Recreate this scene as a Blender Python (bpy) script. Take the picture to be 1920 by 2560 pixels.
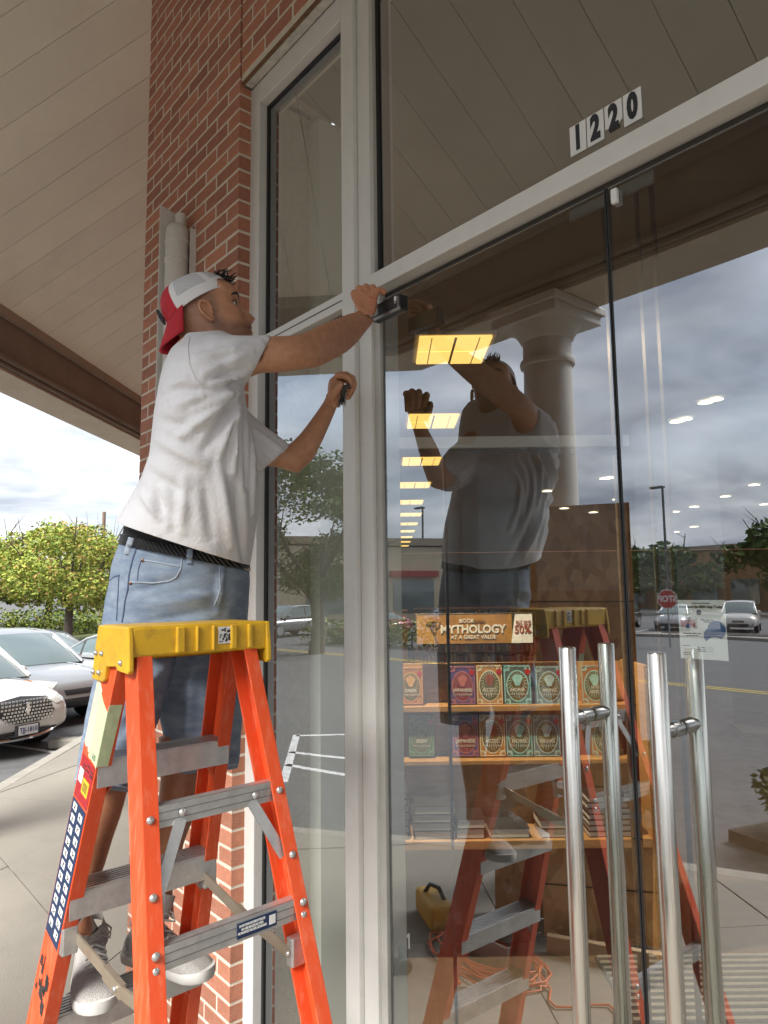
import bpy, bmesh, math, random
import numpy as np
from mathutils import Vector, Matrix, noise as mnoise
R=math.radians
for o in list(bpy.data.objects): bpy.data.objects.remove(o)
SC=bpy.context.scene; COL=SC.collection
# ---------------------------------------------------------------- camera
CF=1777.0; CP=R(6.4); CR=R(0.7); AL=R(40.2); CD=1.40; CH=1.90
HEAD=np.array([-math.cos(AL),math.sin(AL),0.0])
FW=HEAD*math.cos(CP)+np.array([0,0,math.sin(CP)])
R0=np.array([HEAD[1],-HEAD[0],0.0]); U0=np.cross(R0,FW)
RV=R0*math.cos(CR)-U0*math.sin(CR); UV=U0*math.cos(CR)+R0*math.sin(CR)
CC=np.array([0,-CD,CH])
cam=bpy.data.cameras.new('camera'); camo=bpy.data.objects.new('camera',cam); COL.objects.link(camo)
cam.sensor_fit='VERTICAL'; cam.sensor_height=36; cam.lens=CF/2560*36; cam.clip_start=.05; cam.clip_end=3000
m=Matrix.Identity(4)
for i in range(3): m[i][0]=RV[i]; m[i][1]=UV[i]; m[i][2]=-FW[i]; m[i][3]=CC[i]
camo.matrix_world=m; SC.camera=camo
# ---------------------------------------------------------------- sky, sun, exposure
SUN_EL,SUN_AZ=R(44),R(288)      # azimuth: where the sun stands, measured from +X counter-clockwise
w=bpy.data.worlds.new('World'); SC.world=w; w.use_nodes=True
nt=w.node_tree; N=nt.nodes; L=nt.links; N.clear()
out=N.new('ShaderNodeOutputWorld'); bg=N.new('ShaderNodeBackground'); L.new(bg.outputs[0],out.inputs[0])
sky=N.new('ShaderNodeTexSky'); sky.sky_type='NISHITA'; sky.sun_disc=False
sky.sun_elevation=SUN_EL; sky.sun_rotation=R(90)-SUN_AZ; sky.air_density=1.2; sky.dust_density=2.0
tc=N.new('ShaderNodeTexCoord'); sep=N.new('ShaderNodeSeparateXYZ'); L.new(tc.outputs['Generated'],sep.inputs[0])
mx=N.new('ShaderNodeMath'); mx.operation='MAXIMUM'; mx.inputs[1].default_value=.0; L.new(sep.outputs[2],mx.inputs[0])
ad=N.new('ShaderNodeMath'); ad.operation='ADD'; ad.inputs[1].default_value=.22; L.new(mx.outputs[0],ad.inputs[0])
dv=N.new('ShaderNodeVectorMath'); dv.operation='DIVIDE'; L.new(tc.outputs['Generated'],dv.inputs[0])
cb=N.new('ShaderNodeCombineXYZ'); L.new(ad.outputs[0],cb.inputs[0]); L.new(ad.outputs[0],cb.inputs[1]); cb.inputs[2].default_value=1
L.new(cb.outputs[0],dv.inputs[1])
n1=N.new('ShaderNodeTexNoise'); n1.inputs['Scale'].default_value=1.9; n1.inputs['Detail'].default_value=7; n1.inputs['Roughness'].default_value=.52; n1.inputs['Distortion'].default_value=.35
L.new(dv.outputs[0],n1.inputs['Vector'])
n2=N.new('ShaderNodeTexNoise'); n2.inputs['Scale'].default_value=.8; n2.inputs['Detail'].default_value=4; L.new(dv.outputs[0],n2.inputs['Vector'])
cr=N.new('ShaderNodeValToRGB'); cr.color_ramp.elements[0].position=.33; cr.color_ramp.elements[0].color=(.95,1.06,1.24,1)
cr.color_ramp.elements[1].position=.63; cr.color_ramp.elements[1].color=(2.35,2.42,2.52,1); L.new(n1.outputs[0],cr.inputs[0])
cf=N.new('ShaderNodeValToRGB'); cf.color_ramp.elements[0].position=.25; cf.color_ramp.elements[0].color=(.72,.72,.72,1)
cf.color_ramp.elements[1].position=.5; cf.color_ramp.elements[1].color=(1,1,1,1); L.new(n2.outputs[0],cf.inputs[0])
mixs=N.new('ShaderNodeMixRGB'); L.new(cf.outputs[0],mixs.inputs[0]); L.new(sky.outputs[0],mixs.inputs[1]); L.new(cr.outputs[0],mixs.inputs[2])
L.new(mixs.outputs[0],bg.inputs[0]); bg.inputs[1].default_value=.10
w.cycles.sampling_method='MANUAL'; w.cycles.sample_map_resolution=512
sl=bpy.data.lights.new('sun','SUN'); sl.energy=1.4; sl.angle=R(30); sl.color=(1,.97,.93)
so=bpy.data.objects.new('sun',sl); COL.objects.link(so)
sd=Vector((math.cos(SUN_EL)*math.cos(SUN_AZ),math.cos(SUN_EL)*math.sin(SUN_AZ),math.sin(SUN_EL)))
so.rotation_euler=sd.to_track_quat('Z','Y').to_euler(); so.location=sd*60
SC.view_settings.view_transform='Standard'; SC.view_settings.look='None'; SC.view_settings.exposure=2.7; SC.view_settings.gamma=1
SC.view_settings.use_curve_mapping=False
SC.render.engine='CYCLES'
try:
    SC.cycles.max_bounces=6; SC.cycles.transparent_max_bounces=16; SC.cycles.glossy_bounces=3; SC.cycles.diffuse_bounces=3
    SC.cycles.caustics_reflective=False; SC.cycles.caustics_refractive=False
except Exception: pass
# ---------------------------------------------------------------- measuring helpers (photo survey -> metres)
def ray(x,y): return FW*CF+RV*(x-960)-UV*(y-1280)
def onY(x,y,Y): v=ray(x,y); return CC+v*(Y-CC[1])/v[1]
def onZ(x,y,Z): v=ray(x,y); return CC+v*(Z-CC[2])/v[2]
def onR(x,y,r): v=ray(x,y); return CC+v*r/math.hypot(v[0],v[1])
def hd(a,b,z): p=CC+R0*a+HEAD*b; return np.array([p[0],p[1],z])   # store grid, set 45 degrees to the front
def onB(x,y,b): v=ray(x,y); return CC+v*b/(v@HEAD)
# ---------------------------------------------------------------- mesh helpers
def rng(s): return random.Random(s)
class MB:
    def __init__(s): s.v=[]; s.f=[]; s.mi=[]; s.cur=0
    def add(s,vs,fs):
        b=len(s.v); s.v+= [tuple(map(float,q)) for q in vs]
        for f in fs: s.f.append(tuple(b+i for i in f)); s.mi.append(s.cur)
    def corners(s,c): s.add(c,[(0,3,2,1),(4,5,6,7),(0,1,5,4),(1,2,6,5),(2,3,7,6),(3,0,4,7)])
    def box(s,x0,x1,y0,y1,z0,z1):
        s.corners([(x0,y0,z0),(x1,y0,z0),(x1,y1,z0),(x0,y1,z0),(x0,y0,z1),(x1,y0,z1),(x1,y1,z1),(x0,y1,z1)])
    def obox(s,c,ax,ay,az,hx,hy,hz):
        c=np.array(c,float); ax=np.array(ax,float)*hx; ay=np.array(ay,float)*hy; az=np.array(az,float)*hz
        s.corners([c-ax-ay-az,c+ax-ay-az,c+ax+ay-az,c-ax+ay-az,c-ax-ay+az,c+ax-ay+az,c+ax+ay+az,c-ax+ay+az])
    def bar(s,p,q,wv,w,h):     # bar from p to q, half width w along wv, half height h across
        p=np.array(p,float); q=np.array(q,float); d=q-p; l=np.linalg.norm(d); d/=l
        wv=np.array(wv,float); wv=wv-d*(wv@d); wv/=np.linalg.norm(wv); hv=np.cross(d,wv)
        s.obox((p+q)/2,d,wv,hv,l/2,w,h)
    def prism(s,poly,off):     # 3d polygon extruded by vector
        n=len(poly); off=np.array(off,float); a=[np.array(p,float) for p in poly]; b=[p+off for p in a]
        s.add(a+b,[tuple(range(n))[::-1],tuple(range(n,2*n))]+[(i,(i+1)%n,n+(i+1)%n,n+i) for i in range(n)])
    def loft(s,rings,cap=True,closed=True):
        n=len(rings[0]); vs=[p for r in rings for p in r]; fs=[]
        for i in range(len(rings)-1):
            for j in range(n if closed else n-1):
                k=(j+1)%n; fs.append((i*n+j,i*n+k,(i+1)*n+k,(i+1)*n+j))
        if cap and closed: fs.append(tuple(range(n))[::-1]); fs.append(tuple((len(rings)-1)*n+j for j in range(n)))
        s.add(vs,fs)
    def tube(s,pts,rad,n=8,cap=True,ref=None,flat=1.0):
        pts=[np.array(p,float) for p in pts]
        if not hasattr(rad,'__len__'): rad=[rad]*len(pts)
        rings=[]; pu=None
        for i,p in enumerate(pts):
            t=pts[min(i+1,len(pts)-1)]-pts[max(i-1,0)]; t=t/(np.linalg.norm(t)+1e-9)
            if pu is None:
                u=np.array(ref,float) if ref is not None else (np.array([0,0,1.]) if abs(t[2])<.9 else np.array([1.,0,0]))
            else: u=pu
            u=u-t*(u@t); u/=np.linalg.norm(u)+1e-9; pu=u; w=np.cross(t,u); r=rad[i]
            ru,rw=(r if hasattr(r,'__len__') else (r,r*flat))
            rings.append([p+u*ru*math.cos(2*math.pi*j/n)+w*rw*math.sin(2*math.pi*j/n) for j in range(n)])
        s.loft(rings,cap)
    def lathe(s,prof,c,n=20,axis=(0,0,1),cap=True):
        ax=np.array(axis,float); ax/=np.linalg.norm(ax); t=np.array([1.,0,0]) if abs(ax[0])<.9 else np.array([0,1.,0])
        u=np.cross(ax,t); u/=np.linalg.norm(u); w=np.cross(ax,u); c=np.array(c,float)
        s.loft([[c+ax*h+u*r*math.cos(2*math.pi*j/n)+w*r*math.sin(2*math.pi*j/n) for j in range(n)] for r,h in prof],cap)
    def ball(s,c,r,n=10,m=6):
        rx,ry,rz=(r if hasattr(r,'__len__') else (r,r,r))
        s.loft([[(c[0]+rx*math.sin(math.pi*(i+.02)/(m+.04))*math.cos(2*math.pi*j/n),c[1]+ry*math.sin(math.pi*(i+.02)/(m+.04))*math.sin(2*math.pi*j/n),c[2]-rz*math.cos(math.pi*(i+.02)/(m+.04))) for j in range(n)] for i in range(m+1)])
    def mesh(s,name):
        me=bpy.data.meshes.new(name); me.from_pydata(s.v,[],s.f); me.update(); return me
    def build(s,name,mat,parent=None,smooth=False,bevel=0,fixn=True,local=False):
        me=s.mesh(name); mats=mat if isinstance(mat,(list,tuple)) else [mat]
        for mm in mats: me.materials.append(mm)
        if len(mats)>1: me.polygons.foreach_set('material_index',s.mi)
        if fixn or bevel:
            bm=bmesh.new(); bm.from_mesh(me)
            if bevel: bmesh.ops.remove_doubles(bm,verts=bm.verts,dist=1e-5)
            bmesh.ops.recalc_face_normals(bm,faces=bm.faces)
            if bevel:
                bmesh.ops.bevel(bm,geom=[e for e in bm.edges if len(e.link_faces)==2 and e.calc_face_angle(0)>.5],offset=bevel,segments=2,affect='EDGES',profile=.5)
            bm.to_mesh(me); bm.free()
        if smooth: sm(me)
        return link(name,me,parent,local)
def sm(me,ang=40):
    me.polygons.foreach_set('use_smooth',[True]*len(me.polygons))
    try: me.set_sharp_from_angle(angle=R(ang))
    except Exception: pass
def link(name,me,parent=None,local=False):
    o=bpy.data.objects.new(name,me); COL.objects.link(o)
    if parent is not None: par(o,parent,local)
    return o
PINV={}
def par(o,p,local=False):
    o.parent=p
    if not local: o.matrix_parent_inverse=wmat(p).inverted()
def wmat(o):
    mloc=Matrix.LocRotScale(o.location,o.rotation_euler,o.scale)
    return wmat(o.parent)@o.matrix_parent_inverse@mloc if o.parent else mloc
def empty(name,loc,rz=0):
    o=bpy.data.objects.new(name,None); COL.objects.link(o); o.location=Vector(loc); o.rotation_euler=(0,0,rz); o.empty_display_size=.1; return o
def tag(o,label=None,cat=None,group=None,kind=None):
    if label: o['label']=label
    if cat: o['category']=cat
    if group: o['group']=group
    if kind: o['kind']=kind
    return o
def thing(name,loc,label,cat,group=None,rz=0): return tag(empty(name,loc,rz),label,cat,group)
def copy_tree(o,parent=None):
    c=o.copy(); COL.objects.link(c)
    if parent is not None: c.parent=parent
    for ch in list(o.children): copy_tree(ch,c)
    return c
FONT={}
def text(body,size,c,right,up,mat,parent,name='lettering',ext=.0006,align='CENTER',bold=0.0,sx=1.0,shear=0,name_data=None):
    cu=bpy.data.curves.new('t','FONT'); cu.body=body; cu.size=size; cu.align_x=align; cu.align_y='CENTER'; cu.extrude=ext; cu.offset=bold; cu.shear=shear
    cu.resolution_u=3
    t=bpy.data.objects.new('t',cu); me=bpy.data.meshes.new_from_object(t); bpy.data.objects.remove(t); bpy.data.curves.remove(cu)
    r=Vector(right).normalized(); u=Vector(up).normalized(); n=r.cross(u); mm=Matrix.Identity(4)
    for i in range(3): mm[i][0]=r[i]*sx; mm[i][1]=u[i]; mm[i][2]=n[i]; mm[i][3]=c[i]
    me.transform(mm); me.materials.clear(); me.materials.append(mat); me.name=name
    return link(name,me,parent)
def clip(poly,n,d):   # keep n.p<=d  (2d)
    o=[]
    for i in range(len(poly)):
        a=poly[i]; b=poly[(i+1)%len(poly)]; da=n[0]*a[0]+n[1]*a[1]-d; db=n[0]*b[0]+n[1]*b[1]-d
        if da<=0: o.append(a)
        if (da<0)!=(db<0) and da!=db: t=da/(da-db); o.append((a[0]+(b[0]-a[0])*t,a[1]+(b[1]-a[1])*t))
    return o
def shrink(poly,e):   # inset a convex polygon (either winding)
    ar=sum(poly[i][0]*poly[(i+1)%len(poly)][1]-poly[(i+1)%len(poly)][0]*poly[i][1] for i in range(len(poly)))
    s=1 if ar>0 else -1; o=poly
    for i in range(len(poly)):
        a=poly[i]; b=poly[(i+1)%len(poly)]; dx,dy=b[0]-a[0],b[1]-a[1]; l=math.hypot(dx,dy)
        if l<1e-6: continue
        n=(dy/l*s,-dx/l*s); o=clip(o,n,n[0]*a[0]+n[1]*a[1]-e)
        if len(o)<3: return []
    return o
# ---------------------------------------------------------------- materials
MATS={}
def M(name,base=(.5,.5,.5),rough=.6,metal=0,var=.0,vs=6,bump=0,bs=60,spec=.5,rnd=0,dirt=None,dirts=3,dirta=.5,coat=0,emit=None,es=0,sss=0,aniso=None,stretch=(1,1,1),sheen=0,det=5):
    if name in MATS: return MATS[name]
    mt=bpy.data.materials.new(name); mt.use_nodes=True; nt=mt.node_tree; N=nt.nodes; L=nt.links; b=N['Principled BSDF']; MATS[name]=mt
    b.inputs['Base Color'].default_value=(*base,1); b.inputs['Roughness'].default_value=rough; b.inputs['Metallic'].default_value=metal
    b.inputs['Specular IOR Level'].default_value=spec
    if coat: b.inputs['Coat Weight'].default_value=coat; b.inputs['Coat Roughness'].default_value=.04
    if sheen: b.inputs['Sheen Weight'].default_value=sheen
    if sss: b.inputs['Subsurface Weight'].default_value=sss; b.inputs['Subsurface Radius'].default_value=(.012,.005,.003); b.inputs['Subsurface Scale'].default_value=.6
    if emit: b.inputs['Emission Color'].default_value=(*emit,1); b.inputs['Emission Strength'].default_value=es
    tc=N.new('ShaderNodeTexCoord'); mp=N.new('ShaderNodeMapping'); mp.inputs['Scale'].default_value=stretch; L.new(tc.outputs['Object'],mp.inputs[0])
    src=None
    if var or rnd or dirt:
        no=N.new('ShaderNodeTexNoise'); no.inputs['Scale'].default_value=vs; no.inputs['Detail'].default_value=det; no.inputs['Roughness'].default_value=.6; L.new(mp.outputs[0],no.inputs['Vector'])
        mr=N.new('ShaderNodeMapRange'); mr.inputs['From Min'].default_value=.25; mr.inputs['From Max'].default_value=.75; mr.inputs['To Min'].default_value=1-var; mr.inputs['To Max'].default_value=1+var; L.new(no.outputs[0],mr.inputs[0])
        val=mr.outputs[0]
        if rnd:
            oi=N.new('ShaderNodeObjectInfo'); m2=N.new('ShaderNodeMapRange'); m2.inputs['To Min'].default_value=1-rnd; m2.inputs['To Max'].default_value=1+rnd; L.new(oi.outputs['Random'],m2.inputs[0])
            mu=N.new('ShaderNodeMath'); mu.operation='MULTIPLY'; L.new(val,mu.inputs[0]); L.new(m2.outputs[0],mu.inputs[1]); val=mu.outputs[0]
        vm=N.new('ShaderNodeVectorMath'); vm.operation='SCALE'; vm.inputs[0].default_value=base; L.new(val,vm.inputs['Scale']); src=vm.outputs[0]
        if dirt:
            n3=N.new('ShaderNodeTexNoise'); n3.inputs['Scale'].default_value=dirts; n3.inputs['Detail'].default_value=8; n3.inputs['Roughness'].default_value=.65; L.new(mp.outputs[0],n3.inputs['Vector'])
            r3=N.new('ShaderNodeMapRange'); r3.inputs['From Min'].default_value=.5; r3.inputs['From Max'].default_value=.72; r3.inputs['To Max'].default_value=dirta; L.new(n3.outputs[0],r3.inputs[0])
            mi=N.new('ShaderNodeMixRGB'); mi.inputs[2].default_value=(*dirt,1); L.new(r3.outputs[0],mi.inputs[0]); L.new(src,mi.inputs[1]); src=mi.outputs[0]
        L.new(src,b.inputs['Base Color'])
    if bump:
        nb=N.new('ShaderNodeTexNoise'); nb.inputs['Scale'].default_value=bs; nb.inputs['Detail'].default_value=6; L.new(mp.outputs[0],nb.inputs['Vector'])
        bu=N.new('ShaderNodeBump'); bu.inputs['Strength'].default_value=bump; bu.inputs['Distance'].default_value=.01; L.new(nb.outputs[0],bu.inputs['Height']); L.new(bu.outputs[0],b.inputs['Normal'])
        rr=N.new('ShaderNodeMapRange'); rr.inputs['To Min'].default_value=max(.02,rough-.12); rr.inputs['To Max'].default_value=min(1,rough+.12); L.new(nb.outputs[0],rr.inputs[0]); L.new(rr.outputs[0],b.inputs['Roughness'])
    return mt
def glassmat(name,ior,tint,rough=0.0,dirt=0.0):
    if name in MATS: return MATS[name]
    mt=bpy.data.materials.new(name); mt.use_nodes=True; nt=mt.node_tree; N=nt.nodes; L=nt.links; N.clear(); MATS[name]=mt
    o=N.new('ShaderNodeOutputMaterial'); t=N.new('ShaderNodeBsdfTransparent'); t.inputs[0].default_value=(*tint,1)
    if ior is None: L.new(t.outputs[0],o.inputs[0]); return mt
    g=N.new('ShaderNodeBsdfGlossy'); g.inputs['Roughness'].default_value=rough; g.inputs[0].default_value=(.93,.96,1,1)
    lw=N.new('ShaderNodeLayerWeight'); lw.inputs[0].default_value=.5; pw_=N.new('ShaderNodeMath'); pw_.operation='POWER'; pw_.inputs[1].default_value=4.0; L.new(lw.outputs['Facing'],pw_.inputs[0]); fr=N.new('ShaderNodeMapRange'); fr.inputs['To Min'].default_value=ior; fr.inputs['To Max'].default_value=1.0; L.new(pw_.outputs[0],fr.inputs[0]); mi=N.new('ShaderNodeMixShader')
    L.new(fr.outputs[0],mi.inputs[0]); L.new(t.outputs[0],mi.inputs[1]); L.new(g.outputs[0],mi.inputs[2]); last=mi.outputs[0]
    if dirt:
        tc=N.new('ShaderNodeTexCoord'); a=N.new('ShaderNodeTexNoise'); a.inputs['Scale'].default_value=7; a.inputs['Detail'].default_value=9; a.inputs['Roughness'].default_value=.7; L.new(tc.outputs['Object'],a.inputs['Vector'])
        r=N.new('ShaderNodeMapRange'); r.inputs['From Min'].default_value=.55; r.inputs['From Max'].default_value=.85; r.inputs['To Max'].default_value=dirt; L.new(a.outputs[0],r.inputs[0])
        d=N.new('ShaderNodeBsdfDiffuse'); d.inputs[0].default_value=(.6,.6,.58,1); m2=N.new('ShaderNodeMixShader'); L.new(r.outputs[0],m2.inputs[0]); L.new(last,m2.inputs[1]); L.new(d.outputs[0],m2.inputs[2]); last=m2.outputs[0]
        bn=N.new('ShaderNodeTexNoise'); bn.inputs['Scale'].default_value=1.3; bn.inputs['Detail'].default_value=1; L.new(tc.outputs['Object'],bn.inputs['Vector'])
        bu=N.new('ShaderNodeBump'); bu.inputs['Strength'].default_value=.02; bu.inputs['Distance'].default_value=.05; L.new(bn.outputs[0],bu.inputs['Height']); L.new(bu.outputs[0],g.inputs['Normal'])
    L.new(last,o.inputs[0]); return mt
# ================================================================= SETTING: ground
asph=M('asphalt',(.105,.105,.106),.85,var=.25,vs=5,bump=.5,bs=260,dirt=(.15,.15,.145),dirts=.6,dirta=.5)
conc=M('concrete',(.265,.243,.203),.85,var=.13,vs=2.2,bump=.35,bs=180,rnd=.05,dirt=(.185,.167,.135),dirts=1.1,dirta=.6)
kerbm=M('kerb_concrete',(.31,.29,.25),.9,var=.15,vs=6,bump=.5,bs=90,dirt=(.2,.19,.16),dirts=3,dirta=.6)
white_paint=M('road_paint',(.72,.72,.70),.7,var=.12,vs=9,dirt=(.16,.16,.16),dirts=14,dirta=.8)
yel_paint=M('road_paint_yellow',(.62,.45,.08),.7,var=.1,vs=9,dirt=(.15,.14,.1),dirts=14,dirta=.7)
LZ=-.42
b=MB(); b.add([(-1500,-1500,LZ),(1500,-1500,LZ),(1500,1500,LZ),(-1500,1500,LZ)],[(0,1,2,3)])
tag(b.build('parking_lot',asph,fixn=False),kind='structure')
KERB=[(-16,5.95),(-8.35,.44),(-5.6,-1.55),(-3,-3.3),(0,-4.6),(9,-5.1)]
side=empty('sidewalk',(0,0,0)); side['kind']='structure'
region=KERB+[(9,.02),(-3.4,.02),(-3.4,9),(-16,12)]
# slabs: cells of a 1.5 m grid set on the diagonal, clipped to the walk
def walk_clip(p):
    for (a,c) in zip(KERB[:-1],KERB[1:]):
        dx,dy=c[0]-a[0],c[1]-a[1]; l=math.hypot(dx,dy); n=(dy/l,-dx/l); p=clip(p,n,n[0]*a[0]+n[1]*a[1]-.155)
        if len(p)<3: return []
    return p
g1=np.array([-.581,.814]); g2=np.array([.814,.581]); g0=np.array([-5.73,-.11]); S=1.52; bed=MB()
rr=rng(4)
for i in range(-9,10):
    for j in range(-9,12):
        o=g0+g1*S*i+g2*S*j; p=[tuple(o),tuple(o+g1*S),tuple(o+g1*S+g2*S),tuple(o+g2*S)]
        p=walk_clip(p)
        parts=[]
        q=clip(p,(0,1),-.05) if p else []
        if len(q)>2: parts.append(q)
        q=clip(clip(p,(0,-1),.05),(1,0),-3.56) if p else []
        if len(q)>2: parts.append(q)
        if len(parts)==2 and False: pass
        for q in parts:
            q=clip(clip(clip(q,(1,0),9),(-1,0),15),(0,1),9)
            q=shrink(q,.004) if len(q)>2 else []
            if len(q)<3: continue
            s=MB(); dz=rr.uniform(-.003,.003); s.prism([(x,y,-.12) for x,y in q],(0,0,.12+dz)); s.build('paving_slab',conc,side)
bd=[(x,y) for x,y in KERB]+[(9,9),(-16,9)]
s=MB(); s.prism([(x,y,-.149) for x,y in [(-15.5,5.7),(-8.3,.55),(-5.55,-1.4),(-2.95,-3.12),(.02,-4.42),(8.9,-4.9),(8.9,8.9),(-15.5,8.9)]],(0,0,.135)); s.build('slab_bed',M('joint_dirt',(.12,.105,.09),.95,var=.3,vs=12),side)
for k,(a,c) in enumerate(zip(KERB[:-1],KERB[1:])):     # kerb stones, about 1.5 m each
    a=np.array(a);c=np.array(c);l=np.linalg.norm(c-a);d=(c-a)/l;n=np.array([-d[1],d[0]]);nn=max(1,round(l/1.5))
    for i in range(nn):
        p=a+d*(l*i/nn+.004); q=a+d*(l*(i+1)/nn-.004); s=MB()
        s.prism([(*p,LZ-.05),(*q,LZ-.05),(*(q+n*.15),LZ-.05),(*(p+n*.15),LZ-.05)],(0,0,-LZ+.048)); s.build('kerb_stone',kerbm,side,bevel=.012)
# loose wheel stop beside the white car
ws=MB(); p=onZ(150,1870,LZ); a=HEAD[:2]; ws.prism([(*(p[:2]+R0[:2]*u+HEAD[:2]*v),LZ) for u,v in ((-.15,-.1),(1.5,-.1),(1.5,.12),(-.15,.12))],(0,0,.15))
tag(ws.build('wheel_stop',kerbm,bevel=.03),'worn grey concrete wheel stop lying beside the sidewalk kerb','wheel stop')
mk=empty('lot_markings',(0,0,0)); mk['kind']='structure'
def stripe(a,c,w=.1,mat=white_paint,z=LZ+.004):
    a=np.array(a,float);c=np.array(c,float);d=(c-a)/np.linalg.norm(c-a);n=np.array([-d[1],d[0]])*w/2; s=MB()
    s.add([(*(a-n),z),(*(c-n),z),(*(c+n),z),(*(a+n),z)],[(0,1,2,3)]); return s.build('painted_line',mat,mk,fixn=False)
for i in range(6): stripe((-7.5-1.1*i,-2.1-.45*i),(-12.5-1.1*i,-5.4-.45*i),.11)
stripe((-7.4,-2.0),(-13.2,-4.5),.11); stripe((-12.4,-5.3),(-18.4,-7.8),.11)
for i in range(9): stripe((-9.0-2.4*i*.37+.1,2.9+2.4*i*.93),(-13.9-2.4*i*.37,.95+2.4*i*.93),.1)
stripe((-60,-12),(30,-17.5),.12,yel_paint); stripe((-60,-12.3),(30,-17.8),.12,yel_paint)
stripe((-3.5,-8.5),(9,-9.4),.1); stripe((-3,-6.6),(9,-7.3),.1); stripe((-4.2,-10.2),(9,-12.2),.1)
for i in range(10): stripe((-34+5.4*i*.5,-30-.4*i),(-35.5+5.4*i*.5,-35-.4*i),.1)
# ================================================================= SETTING: portico canopy
soffm=M('soffit_panel',(.84,.845,.75),.55,var=.05,vs=1.2,rnd=.03,dirt=(.64,.62,.52),dirts=1.6,dirta=.28)
brownm=M('beam_brown',(.235,.215,.19),.6,var=.14,vs=3,bump=.15,bs=60)
tanm=M('stucco_tan',(.56,.50,.41),.9,var=.1,vs=5,bump=.6,bs=55)
colm=M('column_paint',(.60,.58,.53),.5,var=.05,vs=3,dirt=(.42,.40,.36),dirts=4,dirta=.3)
can=thing('portico_canopy',(-3,-2,0),'beige panelled portico ceiling on dark brown beams above the sidewalk','canopy')
T33=math.tan(R(33)); EZ=3.9; CZ=4.43; BW=.455
EDG=[]   # (outer point, direction, inward normal)
Bd=np.array([-.717,.697]); Bn=np.array([.697,.717]); Bo=np.array([-7.65,.13])
Cp=Bo-Bd*((Bo[1]+2.85)/Bd[1])
EDG=[(np.array([8.,-2.85]),np.array([-1.,0]),np.array([0,1.])),(Cp,Bd,Bn)]
def zpl(e,x,y): return CZ+T33*((np.array([x,y])-(e[0]+e[2]*BW))@e[2])
for k,e in enumerate(EDG):
    pi=e[0]+e[2]*BW; n=e[2]; u=e[1]
    reg=[tuple(pi-u*30),tuple(pi+u*30),tuple(pi+u*30+n*9),tuple(pi-u*30+n*9)]
    for k2,e2 in enumerate(EDG):
        if k2==k: continue
        d=n-e2[2]; c=n@pi-e2[2]@(e2[0]+e2[2]*BW); reg=clip(reg,d,c)
    if k<1: reg=clip(reg,(0,1),-.06)
    else: reg=clip(reg,(math.sin(R(139.8)),-math.cos(R(139.8))),(-3.42)*math.sin(R(139.8))); reg=clip(reg,(-1,0),15)
    reg=clip(reg,(1,0),7.5); reg=clip(reg,(0,1),8)
    deck=MB(); deck.prism([(x,y,zpl(e,x,y)+.045) for x,y in reg],(0,0,.1)); deck.build('unseen_roof_deck',brownm,can)  # unseen deck added above the panels to block light gaps
    off=(np.array([-6.84,-.02])@u) if k==1 else 0.1
    ts=[p[0]*u[0]+p[1]*u[1] for p in reg]; W=.305 if k!=1 else .316
    i0=math.floor((min(ts)-off)/W)
    for i in range(i0,math.ceil((max(ts)-off)/W)):
        a=off+i*W; q=clip(clip(reg,(-u[0],-u[1]),-(a+.0022)),(u[0],u[1]),a+W-.0022)
        if len(q)<3: continue
        s=MB(); s.prism([(x,y,zpl(e,x,y)) for x,y in q],(0,0,.03)); s.build('ceiling_panel',soffm,can)
# beams
def beam(a,c,n,ma,mc):
    a=np.array(a);c=np.array(c); d=(c-a)/np.linalg.norm(c-a)
    def pt(p,m,t,z): q=p+n*t+d*(m*t); return (*q,z)
    def seg(t0,t1,z0,z1,name,mat,bev=0):
        s=MB(); s.corners([pt(a,ma,t0,z0),pt(c,mc,t0,z0),pt(c,mc,t1,z0),pt(a,ma,t1,z0),pt(a,ma,t0,z1),pt(c,mc,t0,z1),pt(c,mc,t1,z1),pt(a,ma,t1,z1)]); s.build(name,mat,can,bevel=bev)
    seg(0,BW-.02,EZ,EZ+.03,'beam_underside',tanm); seg(.0,BW-.01,EZ+.03,CZ+.4,'beam',brownm)
    seg(BW-.035,BW+.012,EZ+.03,EZ+.065,'moulding',brownm,.008); seg(BW-.06,BW+.03,EZ+.075,EZ+.135,'moulding',brownm,.02)
    seg(BW-.05,BW+.035,CZ-.06,CZ+.02,'trim_strip',M('trim_tan',(.36,.33,.28),.6,var=.08,vs=4))
def mit(d1,n1,d2,n2): # shift along d1 per unit inset so that offset lines meet
    A=np.array([d1,-np.array(d2)]).T; return np.linalg.solve(A,np.array(n2)-np.array(n1))[0]
m01=mit(EDG[0][1],EDG[0][2],EDG[1][1],EDG[1][2]); m10=mit(EDG[1][1],EDG[1][2],EDG[0][1],EDG[0][2])
beam((7.5,-2.85),Cp,EDG[0][2],0,m01); beam(Cp,Cp+Bd*16,Bn,m10,0)
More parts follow.
